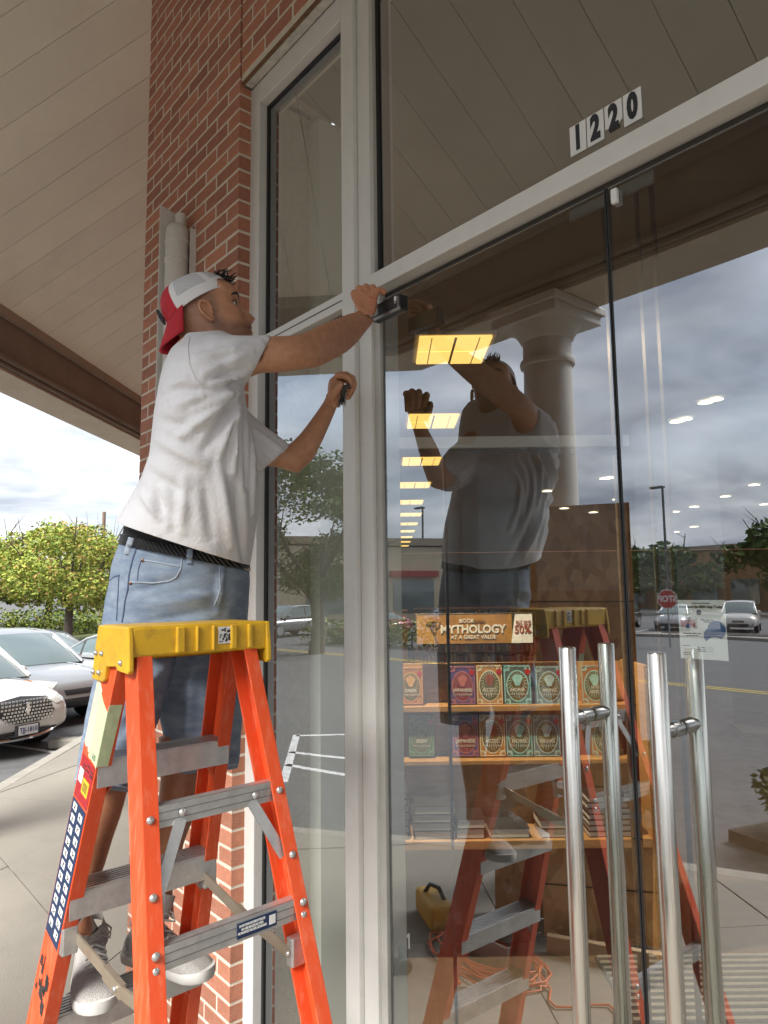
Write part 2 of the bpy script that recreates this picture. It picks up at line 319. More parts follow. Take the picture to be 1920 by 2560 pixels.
def column(x,y,label,r=.19):
    t=thing('portico_column',(x,y,0),label,'column','columns holding up the portico'); s=MB()
    s.box(x-.29,x+.29,y-.29,y+.29,-.02,.10); s.build('plinth',colm,t,bevel=.006)
    s=MB(); s.lathe([(.27,.10),(.29,.125),(.295,.16),(.28,.195),(.25,.21),(.235,.22),(.245,.235),(.25,.26),(.235,.28),(.215,.285),(.205,.30)],(x,y,0),32); s.build('base_moulding',colm,t,True)
    s=MB(); s.lathe([(.205,.30),(.20,.5),(.195,1.2),(.185,2.2),(.172,3.2),(.168,3.48),(.19,3.485),(.195,3.505),(.19,3.525),(.17,3.53),(.17,3.66)],(x,y,0),32); s.build('shaft',colm,t,True)
    s=MB(); s.lathe([(.17,3.66),(.185,3.67),(.2,3.70),(.235,3.75),(.25,3.77)],(x,y,0),32); s.build('echinus',colm,t,True)
    s=MB(); s.box(x-.275,x+.275,y-.275,y+.275,3.77,3.84); s.box(x-.30,x+.30,y-.30,y+.30,3.84,3.897); s.build('abacus',colm,t,bevel=.006)
    return t
column(-3.02,-2.62,'white round column with boards leaning on it, seen mirrored in the left door')
column(-6.6,-.62,'white round column nearest the parked white car, left of the ladder')
column(3.2,-2.62,'white round column behind the camera at the far right')
# ================================================================= FACADE: brick
brickm=M('brick',(.45,.185,.112),.85,var=.16,vs=38,bump=.5,bs=170,rnd=.22,dirt=(.45,.22,.15),dirts=22,dirta=.4)
mortm=M('mortar',(.72,.645,.53),.95,var=.12,vs=40,bump=.6,bs=200)
BL,BH,JT=.2032,.0677,.0115
BMESH={}
def brickmesh(w,h=BH-JT,dep=.095):
    k=(round(w,3),round(dep,3))
    if k in BMESH: return BMESH[k]
    s=MB(); c=.0022
    s.add([(0,0+c,0),(w,0+c,0),(w,dep,0),(0,dep,0),(0,c,h),(w,c,h),(w,dep,h),(0,dep,h),(c,0,c),(w-c,0,c),(w-c,0,h-c),(c,0,h-c)],
      [(0,3,2,1),(4,5,6,7),(1,2,6,5),(2,3,7,6),(3,0,4,7),(0,1,9,8),(1,5,10,9),(5,4,11,10),(4,0,8,11),(8,9,10,11)])
    me=s.mesh('brick'); me.materials.append(brickm); bm=bmesh.new(); bm.from_mesh(me); bmesh.ops.recalc_face_normals(bm,faces=bm.faces); bm.to_mesh(me); bm.free(); BMESH[k]=me; return me
def inframe(p):
    v=np.array(p)-CC; z=v@FW
    if z<.1: return False
    x=960+CF*(v@RV)/z; y=1280-CF*(v@UV)/z
    return -20<x<1960 and -40<y<2600 and not (x>330 and 1060<y<1930 and x<640 and y<1930 and y>1060)
rb=rng(9)
def brickwall(x0,x1,z0,z1,Yf,root,anchor,rest,retR=False):
    n=0
    for k in range(int(z0/BH),int(z1/BH)+1):
        z=k*BH
        if z<z0-.001 or z+BH>z1+BH*.99: continue
        x=anchor+(BL/2 if k%2 else 0)-BL*12
        while x<x1-.01:
            a=max(x+JT/2,x0); c=min(x+BL-JT/2,x1)
            if abs(c-x1)<JT*1.1: c=x1
            if abs(a-x0)<JT*1.1: a=x0
            if c-a>.02:
                jx=rb.uniform(-.0015,.0015); jy=rb.uniform(-.0008,.0005); jz=rb.uniform(-.001,.001)
                if inframe(((a+c)/2,Yf,z+.03)) and n<298:
                    o=link('brick',brickmesh(c-a),root); o.location=(a+ (jx if c<x1-.02 else 0),Yf+jy,z+JT/2+jz); o.rotation_euler=(rb.uniform(-.004,.004),0,rb.uniform(-.002,.002)); n+=1
                else:
                    rest.box(a,c,Yf,Yf+.09,z+JT/2,z+BH-JT/2)
            x+=BL
    return n
pier=thing('brick_pier',(-3.0,0,0),'red brick pier with pale mortar left of the narrow window','brick wall')
rest=MB(); nb=brickwall(-3.503,-2.5,0,7.4,-.055,pier,-2.5,rest)
s=MB(); s.box(-3.5015,-2.5015,-.0533,.4,0,7.45); s.build('mortar',mortm,pier)
o=rest.build('brick_remainder',brickm,pier); o['kind']='stuff'
lint=thing('brick_wall',(-1,0,4.0),'red brickwork above the window, right of the vertical joint','brick wall')
rest2=MB(); nb2=brickwall(-2.488,6.0,4.04,7.4,-.053,lint,-2.30,rest2)
s=MB(); s.box(-2.4865,6.0,-.0513,.4,4.0425,7.45); s.build('mortar',mortm,lint)
o=rest2.build('brick_remainder',brickm,lint); o['kind']='stuff'
s=MB(); s.box(-2.499,-2.489,-.030,.3,4.03,7.4); s.build('joint_sealant',M('sealant',(.16,.14,.11),.9,var=.2,vs=30),lint)
s=MB(); s.box(-2.487,6.0,-.049,-.038,4.032,4.0405); s.build('lintel_edge',M('rust',(.17,.085,.04),.9,var=.4,vs=30),lint)
wing=thing('building_wall',(-3.2,4,0),'plain red brick side wall running back from the pier','brick wall')
def gp(a,b_,z): return hd(a,b_,z)
s=MB(); s.prism([(-3.498,.402,0),(-3.3,.402,0),tuple(hd(-.80,40,0)),tuple(hd(-.98,40,0))],(0,0,7.45)); s.prism([tuple(hd(-.79,39.7,0)),tuple(hd(30,39.7,0)),tuple(hd(30,39.99,0)),tuple(hd(-.79,39.99,0))],(0,0,7.45)); s.box(6.01,30,-.04,.4,0,7.45); s.build('wall',brickm,wing)
s=MB(); s.box(-2.487,6.0,-.036,-.002,4.0315,4.0405); s.build('lintel_caulk',M('caulk_pale',(.55,.52,.46),.9,var=.3,vs=30),lint)
# caulk between brick and frame
s=MB(); s.box(-2.5,-2.551,-.02,.0,0,4.035)
rr=rng(5); s=MB()
for i in range(58):
    z=i*.07; s.box(-2.5028,-2.548,-.022+rr.uniform(-.006,.006),.05,z+.002,z+.068+rr.uniform(-.002,.004))
s.build('caulk_bead',M('caulk',(.50,.46,.39),.9,var=.35,vs=30,bump=.6,bs=90),pier)
# ================================================================= FACADE: storefront frame and glass
alum=M('window_aluminium',(.70,.69,.655),.42,var=.025,vs=4,bump=.08,bs=35,dirt=(.48,.46,.41),dirts=14,dirta=.18)
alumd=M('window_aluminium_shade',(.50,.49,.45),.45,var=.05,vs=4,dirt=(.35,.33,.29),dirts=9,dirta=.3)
blk=M('black_rubber',(.012,.012,.012),.5,var=.2,vs=20)
gF=glassmat('glass_front',.31,(.90,.93,.905),0,dirt=.07); gB=glassmat('glass_back',None,(.985,.995,.988)); gE=M('glass_edge',(.01,.025,.02),.15)
sf=thing('storefront_frame',(-1,0,0),'pale aluminium storefront frame holding the window and doors','window frame')
def fr(name,x0,x1,z0,z1,y0=0,y1=.11,mat=alum,bev=.0025):
    s=MB(); s.box(x0,x1,y0,y1,z0,z1); return s.build(name,mat,sf,bevel=bev)
fr('jamb',-2.548,-2.43,0,4.03); fr('top_rail',-2.43,-1.866,3.935,4.03); fr('mid_rail',-2.43,-1.866,2.862,2.918,.002)
fr('mid_rail_groove',-2.43,-1.866,2.8885,2.8905,-.0008,.01,blk,0); fr('bottom_rail',-2.43,-1.866,.0,.11)
fr('mullion',-1.866,-1.7985,0,4.03); fr('mullion',-1.7965,-1.731,0,4.03,.018,.11,alum)
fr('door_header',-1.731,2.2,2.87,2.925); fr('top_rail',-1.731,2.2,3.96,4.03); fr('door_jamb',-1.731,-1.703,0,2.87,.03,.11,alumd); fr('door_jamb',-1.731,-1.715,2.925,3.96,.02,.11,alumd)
fr('mullion',-.02,.05,2.93,3.955); fr('mullion',.02,.10,0,2.868)
fr('door_stop',-1.703,.02,2.852,2.87,.055,.10,M('dark_bronze',(.05,.048,.043),.4),0)
def gask(x0,x1,z0,z1,y=.036,w=.013):
    s=MB(); 
    for a in ((x0,x0+w,z0,z1),(x1-w,x1,z0,z1),(x0+w,x1-w,z0,z0+w),(x0+w,x1-w,z1-w,z1)): s.box(a[0],a[1],y,y+.05,a[2],a[3])
    s.build('gasket',blk,sf)
def pane(name,x0,x1,z0,z1,parent,y=.042,th=.010):
    s=MB(); s.add([(x0,y,z0),(x1,y,z0),(x1,y,z1),(x0,y,z1)],[(0,1,2,3)]); s.cur=1
    s.add([(x0,y+th,z0),(x1,y+th,z0),(x1,y+th,z1),(x0,y+th,z1)],[(0,3,2,1)]); s.cur=2
    s.add([(x0,y,z0),(x1,y,z0),(x1,y,z1),(x0,y,z1),(x0,y+th,z0),(x1,y+th,z0),(x1,y+th,z1),(x0,y+th,z1)],[(0,4,5,1),(1,5,6,2),(2,6,7,3),(3,7,4,0)])
    return s.build(name,[gF,gB,gE],parent,fixn=False)
gask(-2.43,-1.866,2.918,3.935); gask(-2.43,-1.866,.11,2.862); gask(-1.715,-.02,2.925,3.96)
pane('glass_pane',-2.417,-1.879,2.931,3.922,sf); pane('glass_pane',-2.417,-1.879,.123,2.849,sf); pane('glass_pane',-1.702,-.033,2.938,3.947,sf); pane('glass_pane',.06,2.1,2.938,3.947,sf); pane('glass_pane',.11,2.1,.02,2.86,sf)
steel=M('brushed_steel',(.66,.635,.59),.22,1.0,var=.08,vs=40,bump=.06,bs=300,stretch=(1,1,.04))
steeld=M('steel_fitting',(.42,.41,.39),.3,1.0,var=.1,vs=20)
def door(x0,x1,hx,name_l,lab):
    t=thing('glass_door',((x0+x1)/2,.045,0),lab,'door'); pane('glass_pane',x0,x1,.02,2.848,t)
    s=MB(); e=x1 if hx>(x0+x1)/2 else x0; s.box(e-.0018,e+.0018,.0408,.0532,.02,2.846); s.build('edge_seal',blk,t)
    for hz in (1.0,):
        pass
    for yy,nm in ((-.036,'pull_handle'),(.118,'pull_handle')):
        h=MB(); h.lathe([(.0005,.42),(.0170,.42),(.0192,.423),(.0192,1.768),(.0172,1.7712),(.0005,1.7713)],(hx,yy,0),28); h.build(nm,steel,t,True)
    for z in (1.613,.58):
        f_=MB(); f_.lathe([(.0135,-.036),(.0135,.028)],(hx,0,z),20,(0,1,0)); f_.lathe([(.0165,.004),(.0165,.036),(.0150,.040)],(hx,0,z),20,(0,1,0)); f_.lathe([(.0150,.054),(.0165,.058),(.0165,.092),(.012,.112)],(hx,0,z),20,(0,1,0)); f_.build('standoff',steeld,t,True)
    px=e-.06 if e==x1 else e+.06
    s=MB(); s.box(px-.05,px+.05,.054,.062,2.815,2.846); s.build('patch_fitting',M('patch_metal',(.22,.21,.19),.35,.8),t,bevel=.002)
    return t
dL=door(-1.700,-.8765,-.980,'','left frameless glass door with tall steel pull, beside the worker')
dR=door(-.8705,.015,-.765,'','right frameless glass door with tall steel pull and taped notice behind it')
s=MB(); s.box(-.855,-.838,.028,.0415,2.795,2.832); s.build('alarm_sensor',M('white_plastic',(.78,.78,.76),.35),dR,bevel=.004)
# ================================================================= SHOP INTERIOR
shopf=M('shop_carpet',(.12,.085,.06),.95,var=.25,vs=9,bump=.3,bs=200)
vestf=M('vestibule_tile',(.20,.18,.15),.6,var=.12,vs=6)
shopc=M('shop_ceiling_paint',(.16,.145,.12),.9,var=.05,vs=2)
shopw=M('shop_wall_paint',(.28,.19,.11),.9,var=.1,vs=2)
creamm=M('cream_wall',(.84,.84,.74),.8,var=.04,vs=2)
wood=M('shelf_wood',(.40,.22,.085),.5,var=.22,vs=7,stretch=(1,1,9),bump=.08,bs=40)
hall=[tuple(hd(-.79,4.25,0)[:2]),(-2.45,.46),(-2.4,.16),(14,.16),tuple(hd(26,20,0)[:2]),tuple(hd(26,39.6,0)[:2]),tuple(hd(-.79,39.6,0)[:2])]
s=MB(); s.prism([(x,y,-.06) for x,y in hall],(0,0,.06)); tag(s.build('shop_floor',shopf),kind='structure')
s=MB(); s.prism([(x,y,4.02) for x,y in hall],(0,0,.1)); tag(s.build('shop_ceiling',shopc),kind='structure')
s=MB(); s.prism([tuple(hd(-.78,39.5,0)),tuple(hd(26,39.5,0)),tuple(hd(26,39.6,0)),tuple(hd(-.78,39.6,0))],(0,0,4)); s.prism([tuple(hd(-.78,4.6,0)),tuple(hd(-.78,39,0)),tuple(hd(-.70,39,0)),tuple(hd(-.70,4.6,0))],(0,0,4)); tag(s.build('shop_wall',shopw),kind='structure')
# partition just inside the narrow window + dark banner
xr=onY(800,1200,.30)[0]
s=MB(); s.box(-3.3,xr,.30,.42,.001,4.0); o=tag(s.build('partition_wall',creamm),'cream partition standing just inside the narrow window','partition')
s=MB(); pa=hd(-.72,4.3,.001); s.prism([(-3.29,.43,.001),(-3.1,.43,.001),tuple(hd(-.70,4.5,.001)),tuple(hd(-.78,4.5,.001))],(0,0,4.0)); tag(s.build('partition_wall',creamm),'plain cream return wall behind the narrow window','partition')
navy=M('banner_black',(.018,.02,.024),.6,var=.1,vs=5); txtw=M('print_grey',(.72,.73,.73),.7)
bn=thing('banner_sign',(-2.2,.62,0),'dark banner with pale lettering behind the narrow window','banner'); s=MB(); BY=.62
x0=onY(700,1700,BY)[0]; x1=onY(905,1700,BY)[0]; s.box(x0,x1,BY,BY+.02,.02,onY(860,1585,BY)[2]); s.build('panel',navy,bn)
def btxt(t,xl,y,sz,al='LEFT',b=0): 
    p=onY(xl,y,BY-.003); text(t,sz,p,(1,0,0),(0,0,1),txtw,bn,'lettering',align=al,bold=b)
btxt('Become a',744,1655,.115);btxt('Premium Member',700,1685,.115);btxt('and Save!',756,1722,.115)
btxt('10%',788,1975,.15,b=.004);btxt('OFF',820,2003,.09,b=.002)
btxt('EARN',810,2078,.13,b=.004);btxt('REWARDS',771,2122,.13,b=.004);btxt('Every $10 Spent in store',778,2149,.05);btxt('10 stamps = $5 Reward',775,2166,.05)
btxt('Shopping at BN.COM',764,2214,.085);btxt('Free Tote',778,2250,.09);btxt('Exclusive Offers',771,2290,.08);btxt('& Much More!',779,2330,.08);btxt('$39.99 PER YEAR',766,2365,.075)
# ceiling lights
warm=M('lamp_warm',(1,.85,.55),.5,emit=(1,.60,.15),es=.30); warmw=M('lamp_white',(1,.9,.7),.5,emit=(1,.86,.62),es=.6); lampf=M('lamp_frame',(.5,.45,.36),.6)
for _m in (warm,warmw):
    _m.cycles.emission_sampling='NONE'
for i,bb in enumerate([6.0,8.6,11.3,13.9,16.6,19.3,22,24.7,27.4,30,32.7]):
    a0=(1135-960)/1777*6+.02; c=hd(a0 if i<5 else a0+.02*i,bb,3.985)
    o_={0:'nearest',1:'second nearest',2:'third nearest',3:'fourth nearest',4:'fifth nearest'}
    t=thing('ceiling_light',c,(o_[i]+' warm recessed ceiling light seen through the left door') if i<5 else 'small warm ceiling light far back in the shop','ceiling light','recessed lights in a row along the shop ceiling')
    for k in range(2):
        s=MB(); s.obox(c+HEAD*(.175*(2*k-1)),R0,HEAD,(0,0,1),.30,.165,.012); s.build('diffuser',warm,t)
    for k in (-.3,0,.3):
        s=MB(); s.obox(c+R0*k*.66-np.array([0,0,.014]),R0,HEAD,(0,0,1),  .004 if k else .010,.34,.004); s.build('louver',lampf,t)
    s=MB(); s.obox(c+np.array([0,0,.02]),R0,HEAD,(0,0,1),.335,.37,.012); s.build('frame',lampf,t)
    if i<4:
        al=bpy.data.lights.new('lamp_light','AREA'); al.shape='RECTANGLE'; al.size=.56; al.size_y=.6; al.energy=7; al.color=(1,.66,.34)
        ao=bpy.data.objects.new('lamp_light',al); COL.objects.link(ao); ao.location=Vector(c)-Vector((0,0,.02)); ao.rotation_euler=(0,0,R(139.8-90)); par(ao,t)
for x,y in [(832,818),(883,803),(687,914),(731,902),(326,1200),(352,1196),(388,1305),(268,1370),(678,1367),(775,1342),(932,1290),(1130,1330),(1077,1232),(680,1468),(774,1442),(36,1263),(122,1350)]:
    p=onZ(1350+x*.4974,600+y*.4974,3.995)
    if np.hypot(p[0],p[1])>38: continue
    s=MB(); s.lathe([(.03,0),(.055+.004*np.hypot(p[0],p[1]),.0),(.05,.02)],p,14); tag(s.build('spot_light',warmw),'small round downlight glowing behind the glass doors','spot light','small downlights in the shop ceiling')
vd=thing('added_book_spot',hd(-.088,3.42,3.52),'small spot lamp aimed at the bookcase, behind the window mullion','spot light')  # lamp added to brighten the books, kept out of view behind the mullion
s=MB(); s.lathe([(.001,.0),(.05,.0),(.062,.012),(.062,.05)],hd(-.088,3.42,3.52),18); s.build('lens',warmw,vd,True)
sp_=bpy.data.lights.new('added_spot_beam','SPOT'); sp_.energy=115; sp_.spot_size=R(80); sp_.spot_blend=.7; sp_.shadow_soft_size=.05; sp_.color=(1,.80,.55); spo=bpy.data.objects.new('added_spot_beam',sp_); COL.objects.link(spo); spo.location=Vector(hd(-.088,3.42,3.50)); spo.rotation_euler=(Vector(hd(.62,4.1,1.5))-Vector(hd(-.088,3.42,3.50))).to_track_quat('-Z','Y').to_euler(); par(spo,vd)
# inner vestibule frame on the store grid
VB=3.30
vf=thing('inner_door_frame',hd(.6,VB,0),'inner vestibule frame of pale aluminium seen through the left door','door frame')
def vbox(x0,x1,y0,y1,name,mat,b0=VB,dep=.05):
    p=[onB(x0,y0,b0),onB(x1,y0,b0),onB(x1,y1,b0),onB(x0,y1,b0)]; a0=(p[0]-CC)@R0; a1=(p[1]-CC)@R0; z0=min(p[2][2],p[0][2]); z1=max(p[0][2],p[2][2])
    s=MB(); c=hd((a0+a1)/2,b0+dep/2,(z0+z1)/2); s.obox(c,R0,HEAD,(0,0,1),abs(a1-a0)/2,dep/2,(z1-z0)/2); return s.build(name,mat,vf)
def vpost(x,w,name,mat,zt=3.95):
    a0=(onB(x,1500,VB)-CC)@R0; s=MB(); s.obox(hd(a0,VB+.02,zt/2),R0,HEAD,(0,0,1),w,.02,zt/2-.002); s.build(name,mat,vf)
z=onB(1250,1112,VB)[2]; a0=(onB(905,1112,VB)-CC)@R0; a1=(onB(1560,1112,VB)-CC)@R0
s=MB(); s.obox(hd((a0+a1)/2,VB-.02,z),R0,HEAD,(0,0,1),(a1-a0)/2,.05,.026); s.build('header_bar',alum,vf)
s=MB(); s.obox(hd((a0+a1)/2,VB-.02,z-.04),R0,HEAD,(0,0,1),(a1-a0)/2,.03,.012); s.build('header_shadow_gap',blk,vf)
dkb=M('dark_bronze'); vpost(1119,.006,'edge_seal',blk,2.55); vpost(1566,.018,'post',dkb); vpost(1650,.004,'post',dkb); vpost(1692,.006,'post',dkb)
s=MB(); z=onB(960,1010,VB)[2]; vgl=glassmat('inner_glass',.03,(.95,.96,.95))
for q0,q1 in ((a0+.03,(onB(1560,1112,VB)-CC)@R0-.03),((onB(1572,1112,VB)-CC)@R0+.02,(onB(2100,1112,VB)-CC)@R0)):
    s=MB(); p=[hd(q0,VB+.01,.02),hd(q1,VB+.01,.02),hd(q1,VB+.01,3.9),hd(q0,VB+.01,3.9)]; s.add(p,[(0,1,2,3)]); s.build('glass_pane',vgl,vf,fixn=False)
# notice on the inner door
paper=M('paper',(.82,.82,.80),.8,var=.03,vs=10); ink=M('ink_black',(.03,.03,.035),.8); blue=M('print_blue',(.05,.12,.28),.7,var=.2,vs=20); pink=M('print_pink',(.50,.22,.24),.7); grey=M('print_lightgrey',(.52,.53,.55),.8)
PB=.0585; TL=onY(1694,1500,PB); TR=onY(1812,1502,PB); BLp=onY(1703,1645,PB); pw=TR[0]-TL[0]; ph=TL[2]-BLp[2]; px=np.array([1.,0,0]); pz=np.array([0,0,1.]); pc=np.array([(TL[0]+TR[0])/2,PB,(TL[2]+BLp[2])/2]); PN=np.array([0,1.,0]); KS=pw/.216
nt_=thing('paper_notice',pc,'white printed paper notice taped inside the right glass door','notice'); s=MB(); s.obox(pc,px,pz,PN,pw/2,ph/2,.0003); s.build('sheet',paper,nt_)
def on(u,v): return pc+px*(u-.5)*pw+pz*(.5-v)*ph-PN*.0008
nn=px
text('Download the B&N App Today!',.0155*KS,on(.5,.115),px,pz,ink,nt_,bold=.0002); text('THE BEST OF YOUR BOOKSTORE',.0055*KS,on(.5,.055),px,pz,ink,nt_)
text('Shop, save, scan,\non the go.',.0085*KS,on(.62,.35),px,pz,ink,nt_); text('Pay in store with a scan\nand skip the line.',.0085*KS,on(.28,.585),px,pz,ink,nt_); text('Earn more rewards by\ntying to Membership\n& exclusive benefits.',.0085*KS,on(.55,.83),px,pz,ink,nt_); text('SCAN HERE',.006*KS,on(.82,.95),px,pz,ink,nt_)
def disc(u,v,r,mat,name='printed_shape',n=26,hy=1.0,half=None,k=.0):
    s=MB(); c=on(u,v)-PN*k; P=[c+px*r*KS*math.cos(t)+pz*r*KS*hy*math.sin(t) for t in [2*math.pi*i/n for i in range(n)]]
    if half: P=[p for p in P if (p-c)@px<=half]
    s.add(P,[tuple(range(len(P)))]); s.build(name,mat,nt_,fixn=False)
disc(.80,.50,.041,blue); disc(.68,.60,.034,blue,k=.0002); disc(.76,.80,.048,paper,k=.0006); disc(.86,.88,.03,paper,k=.0009); disc(.45,.21,.012,ink)
s=MB(); c=on(.2,.40); s.obox(c,px,pz,PN,.034*KS,.017*KS,.0002); s.build('printed_house',pink,nt_); s=MB(); s.obox(on(.2,.44)-PN*.0004,px,pz,PN,.008*KS,.01*KS,.0002); s.build('printed_door',blue,nt_)
for dv in (.30,.32,.34,.78,.90,.93): s=MB(); s.obox(on(.19 if dv<.5 else .14,dv),px,pz,PN,.018*KS,.0012*KS,.0002); s.build('printed_rule',ink,nt_)
# display bookcase -------------------------------------------------
DB=4.10
bc=thing('bookcase',hd(.6,DB,0),'wooden display bookcase behind the left glass door','bookcase')
def zz(x,y): return (900+x*.4219,1500+y*.4219)
def gpx(x,y,b_=DB): return onB(*zz(x,y),b_)
def ga(x,y,b_=DB): return (gpx(x,y,b_)-CC)@R0
zt=gpx(700,385)[2]; aL=ga(60,700); aR=ga(1640,1360)
def gbox(name,mat,a0,a1,b0,b1,z0,z1,par_,bev=0):
    s=MB(); s.obox(hd((a0+a1)/2,(b0+b1)/2,(z0+z1)/2),R0,HEAD,(0,0,1),(a1-a0)/2,(b1-b0)/2,(z1-z0)/2); return s.build(name,mat,par_,bevel=bev)
gbox('back_panel',wood,aL-.35,aR,DB+.12,DB+.145,.5,zt,bc)
sh=[(gpx(700,640)[2],DB-.03,.016),(gpx(700,950)[2],DB-.06,.012),(gpx(700,1362)[2],DB-.24,.022)]
for z,b0,h in sh: gbox('shelf',wood,aL-.35,aR,b0,DB+.12,z-h,z+h,bc,.003)
gbox('side_panel',wood,aR,aR+.03,DB-.24,DB+.145,.0,zt+.01,bc); gbox('plinth',M('dark_plinth',(.03,.025,.02),.7),aL-.35,aR,DB-.05,DB+.1,.02,sh[2][0]-.03,bc)
gold_c={'J':((.10,.07,.22),(.45,.16,.16)),'A':((.42,.20,.045),(.62,.60,.48)),'N':((.06,.13,.13),(.30,.62,.62)),'V':((.10,.16,.20),(.38,.55,.58)),'G':((.36,.14,.05),(.55,.30,.10)),'E':((.10,.19,.17),(.32,.42,.36)),'I':((.06,.14,.07),(.20,.30,.17)),'M':((.40,.15,.05),(.35,.62,.58))}
titw=M('cover_title',(.62,.60,.54),.5); ovm=M('cover_oval_dark',(.11,.10,.04),.5,var=.5,vs=70); redst=M('cover_sticker_red',(.42,.02,.03),.4); pagem=M('book_pages',(.62,.60,.55),.85,var=.12,vs=4,stretch=(1,1,60)); dkcov=M('cover_dark',(.03,.027,.025),.4,var=.3,vs=30)
def book(code,title,sub,x0,x1,y0,y1,label,tilt=.06):
    base,orn=gold_c[code]; bm_=M('cover_'+code,base,.35,var=.25,vs=40); om=M('ornament_'+code,orn,.35,var=.3,vs=60)
    p0=gpx(x0,y1,DB); a0=ga(x0,y0); a1=ga(x1,y0); z0=p0[2]; z1=gpx(x0,y0)[2]; w=a1-a0; h=z1-z0
    up=np.array([0,0,1.])*math.cos(tilt)+HEAD*math.sin(tilt); nrm=-HEAD*math.cos(tilt)+np.array([0,0,1.])*math.sin(tilt)
    c=hd((a0+a1)/2,DB+.02,z0)+up*h/2
    t=thing('book',c-up*h/2,label,'book','mythology books standing face out on the bookcase')
    s=MB(); s.obox(c,R0,up,nrm,w/2,h/2,.014); s.build('cover',bm_,t,bevel=.0015)
    f0=c+nrm*.0146
    def q(u,v): return f0+R0*u*w+up*v*h
    s=MB()   # ornamental border: corner brackets + edge strips
    for sx in (-1,1):
        s.obox(q(sx*.46,0),R0,up,nrm,.012*w*1.3,h*.44,.0005)
        for sy in (-1,1):
            for k in range(5):
                ang=k*.36+.1; s.obox(q(sx*(.44-.26*math.sin(ang)*.6),sy*(.455-.2*math.cos(ang)*.45)),R0*math.cos(ang)+up*math.sin(ang)*sx*sy,up*math.cos(ang)-R0*math.sin(ang)*sx*sy,nrm,.055*w,.012*h,.0005)
    s.obox(q(0,-.475),R0,up,nrm,w*.46,.008*h,.0005); s.build('border_ornament',om,t)
    s=MB(); n=28; P=[q(.41*math.cos(2*math.pi*i/n),-.03+.40*math.sin(2*math.pi*i/n)) for i in range(n)]; s.add(P,[tuple(range(n))]); s.build('oval_field',om,t,fixn=False)
    s=MB(); P=[q(.37*math.cos(2*math.pi*i/n),-.03+.37*math.sin(2*math.pi*i/n))+nrm*.0006 for i in range(n)]; s.add(P,[tuple(range(n))]); s.build('oval_field',ovm if code not in 'J' else M('oval_J',(.20,.05,.07),.5,var=.3,vs=60),t,fixn=False)
    s=MB()
    for k in range(22):
        an=2*math.pi*k/22; s.bar(q(.22*math.cos(an),.06+.20*math.sin(an))+nrm*.001,q(.34*math.cos(an),.0+.33*math.sin(an))+nrm*.001,np.cross(nrm,R0*math.cos(an)+up*math.sin(an)),.0014,.0003)
    s.build('radiating_lines',om,t)
    s=MB()
    if code in 'JEG': s.ball((0,0,0),.001)
    P=[q(.17*math.cos(2*math.pi*i/16)*(1+.25*math.sin(3*2*math.pi*i/16)),.12+.15*math.sin(2*math.pi*i/16))+nrm*.0014 for i in range(16)]; s=MB(); s.add(P,[tuple(range(16))]); s.build('emblem',om if code!='A' else M('emblem_A',(.25,.07,.03),.5),t,fixn=False)
    text(title,h*.115,q(0,-.13)+nrm*.002,R0,up,titw,t,'title',bold=.0006,sx=min(1.0,.78*w/(len(title)*h*.115*.60)))
    text(sub,h*.06,q(0,-.245)+nrm*.002,R0,up,titw,t,'title',sx=min(1.0,.76*w/(len(sub)*h*.06*.60)))
    text('MYTHOLOGY & FOLKLORE',h*.058,q(0,.465)+nrm*.001,R0,up,om,t,'title',bold=.0004,sx=.92*w/(20*h*.058*.62))
    s=MB(); P=[q(.37+.1*math.cos(2*math.pi*i/14),.33+.075*math.sin(2*math.pi*i/14))+nrm*.0022 for i in range(14)]; s.add(P,[tuple(range(14))]); s.build('price_sticker',redst,t,fixn=False)
ML,FT='MYTHS & LEGENDS','FOLK & FAIRY TALES'
book('E','EGYPTIAN',ML,75,220,400,622,'teal book titled EGYPTIAN on the upper shelf');book('G','GREEK',ML,225,372,402,622,'orange book titled GREEK on the upper shelf');book('J','JAPANESE',ML,528,683,395,622,'purple book titled JAPANESE on the upper shelf')
book('A','AZTEC',ML,688,845,388,622,'amber book titled AZTEC on the upper shelf');book('N','NORSE',ML,850,1014,388,622,'dark teal book titled NORSE on the upper shelf');book('V','VIKING',FT,1040,1202,395,622,'blue book titled VIKING on the upper shelf');book('M','NATIVE\nAMERICAN','',1310,1470,388,620,'orange book titled NATIVE AMERICAN on the upper shelf')
book('E','EGYPTIAN',ML,80,222,690,932,'teal book titled EGYPTIAN on the lower shelf');book('I','IRISH',FT,287,438,688,932,'green book titled IRISH on the lower shelf');book('J','JAPANESE',ML,545,702,684,932,'purple book titled JAPANESE on the lower shelf');book('A','AZTEC',ML,705,860,684,932,'amber book titled AZTEC on the lower shelf')
book('N','NORSE',ML,862,1022,684,932,'dark teal book titled NORSE on the lower shelf');book('V','VIKING',FT,1024,1186,684,932,'blue book titled VIKING on the lower shelf');book('M','NATIVE\nAMERICAN','',1368,1525,690,932,'orange book titled NATIVE AMERICAN on the lower shelf')
r3=rng(3); zs=sh[2][0]+sh[2][2]+.001
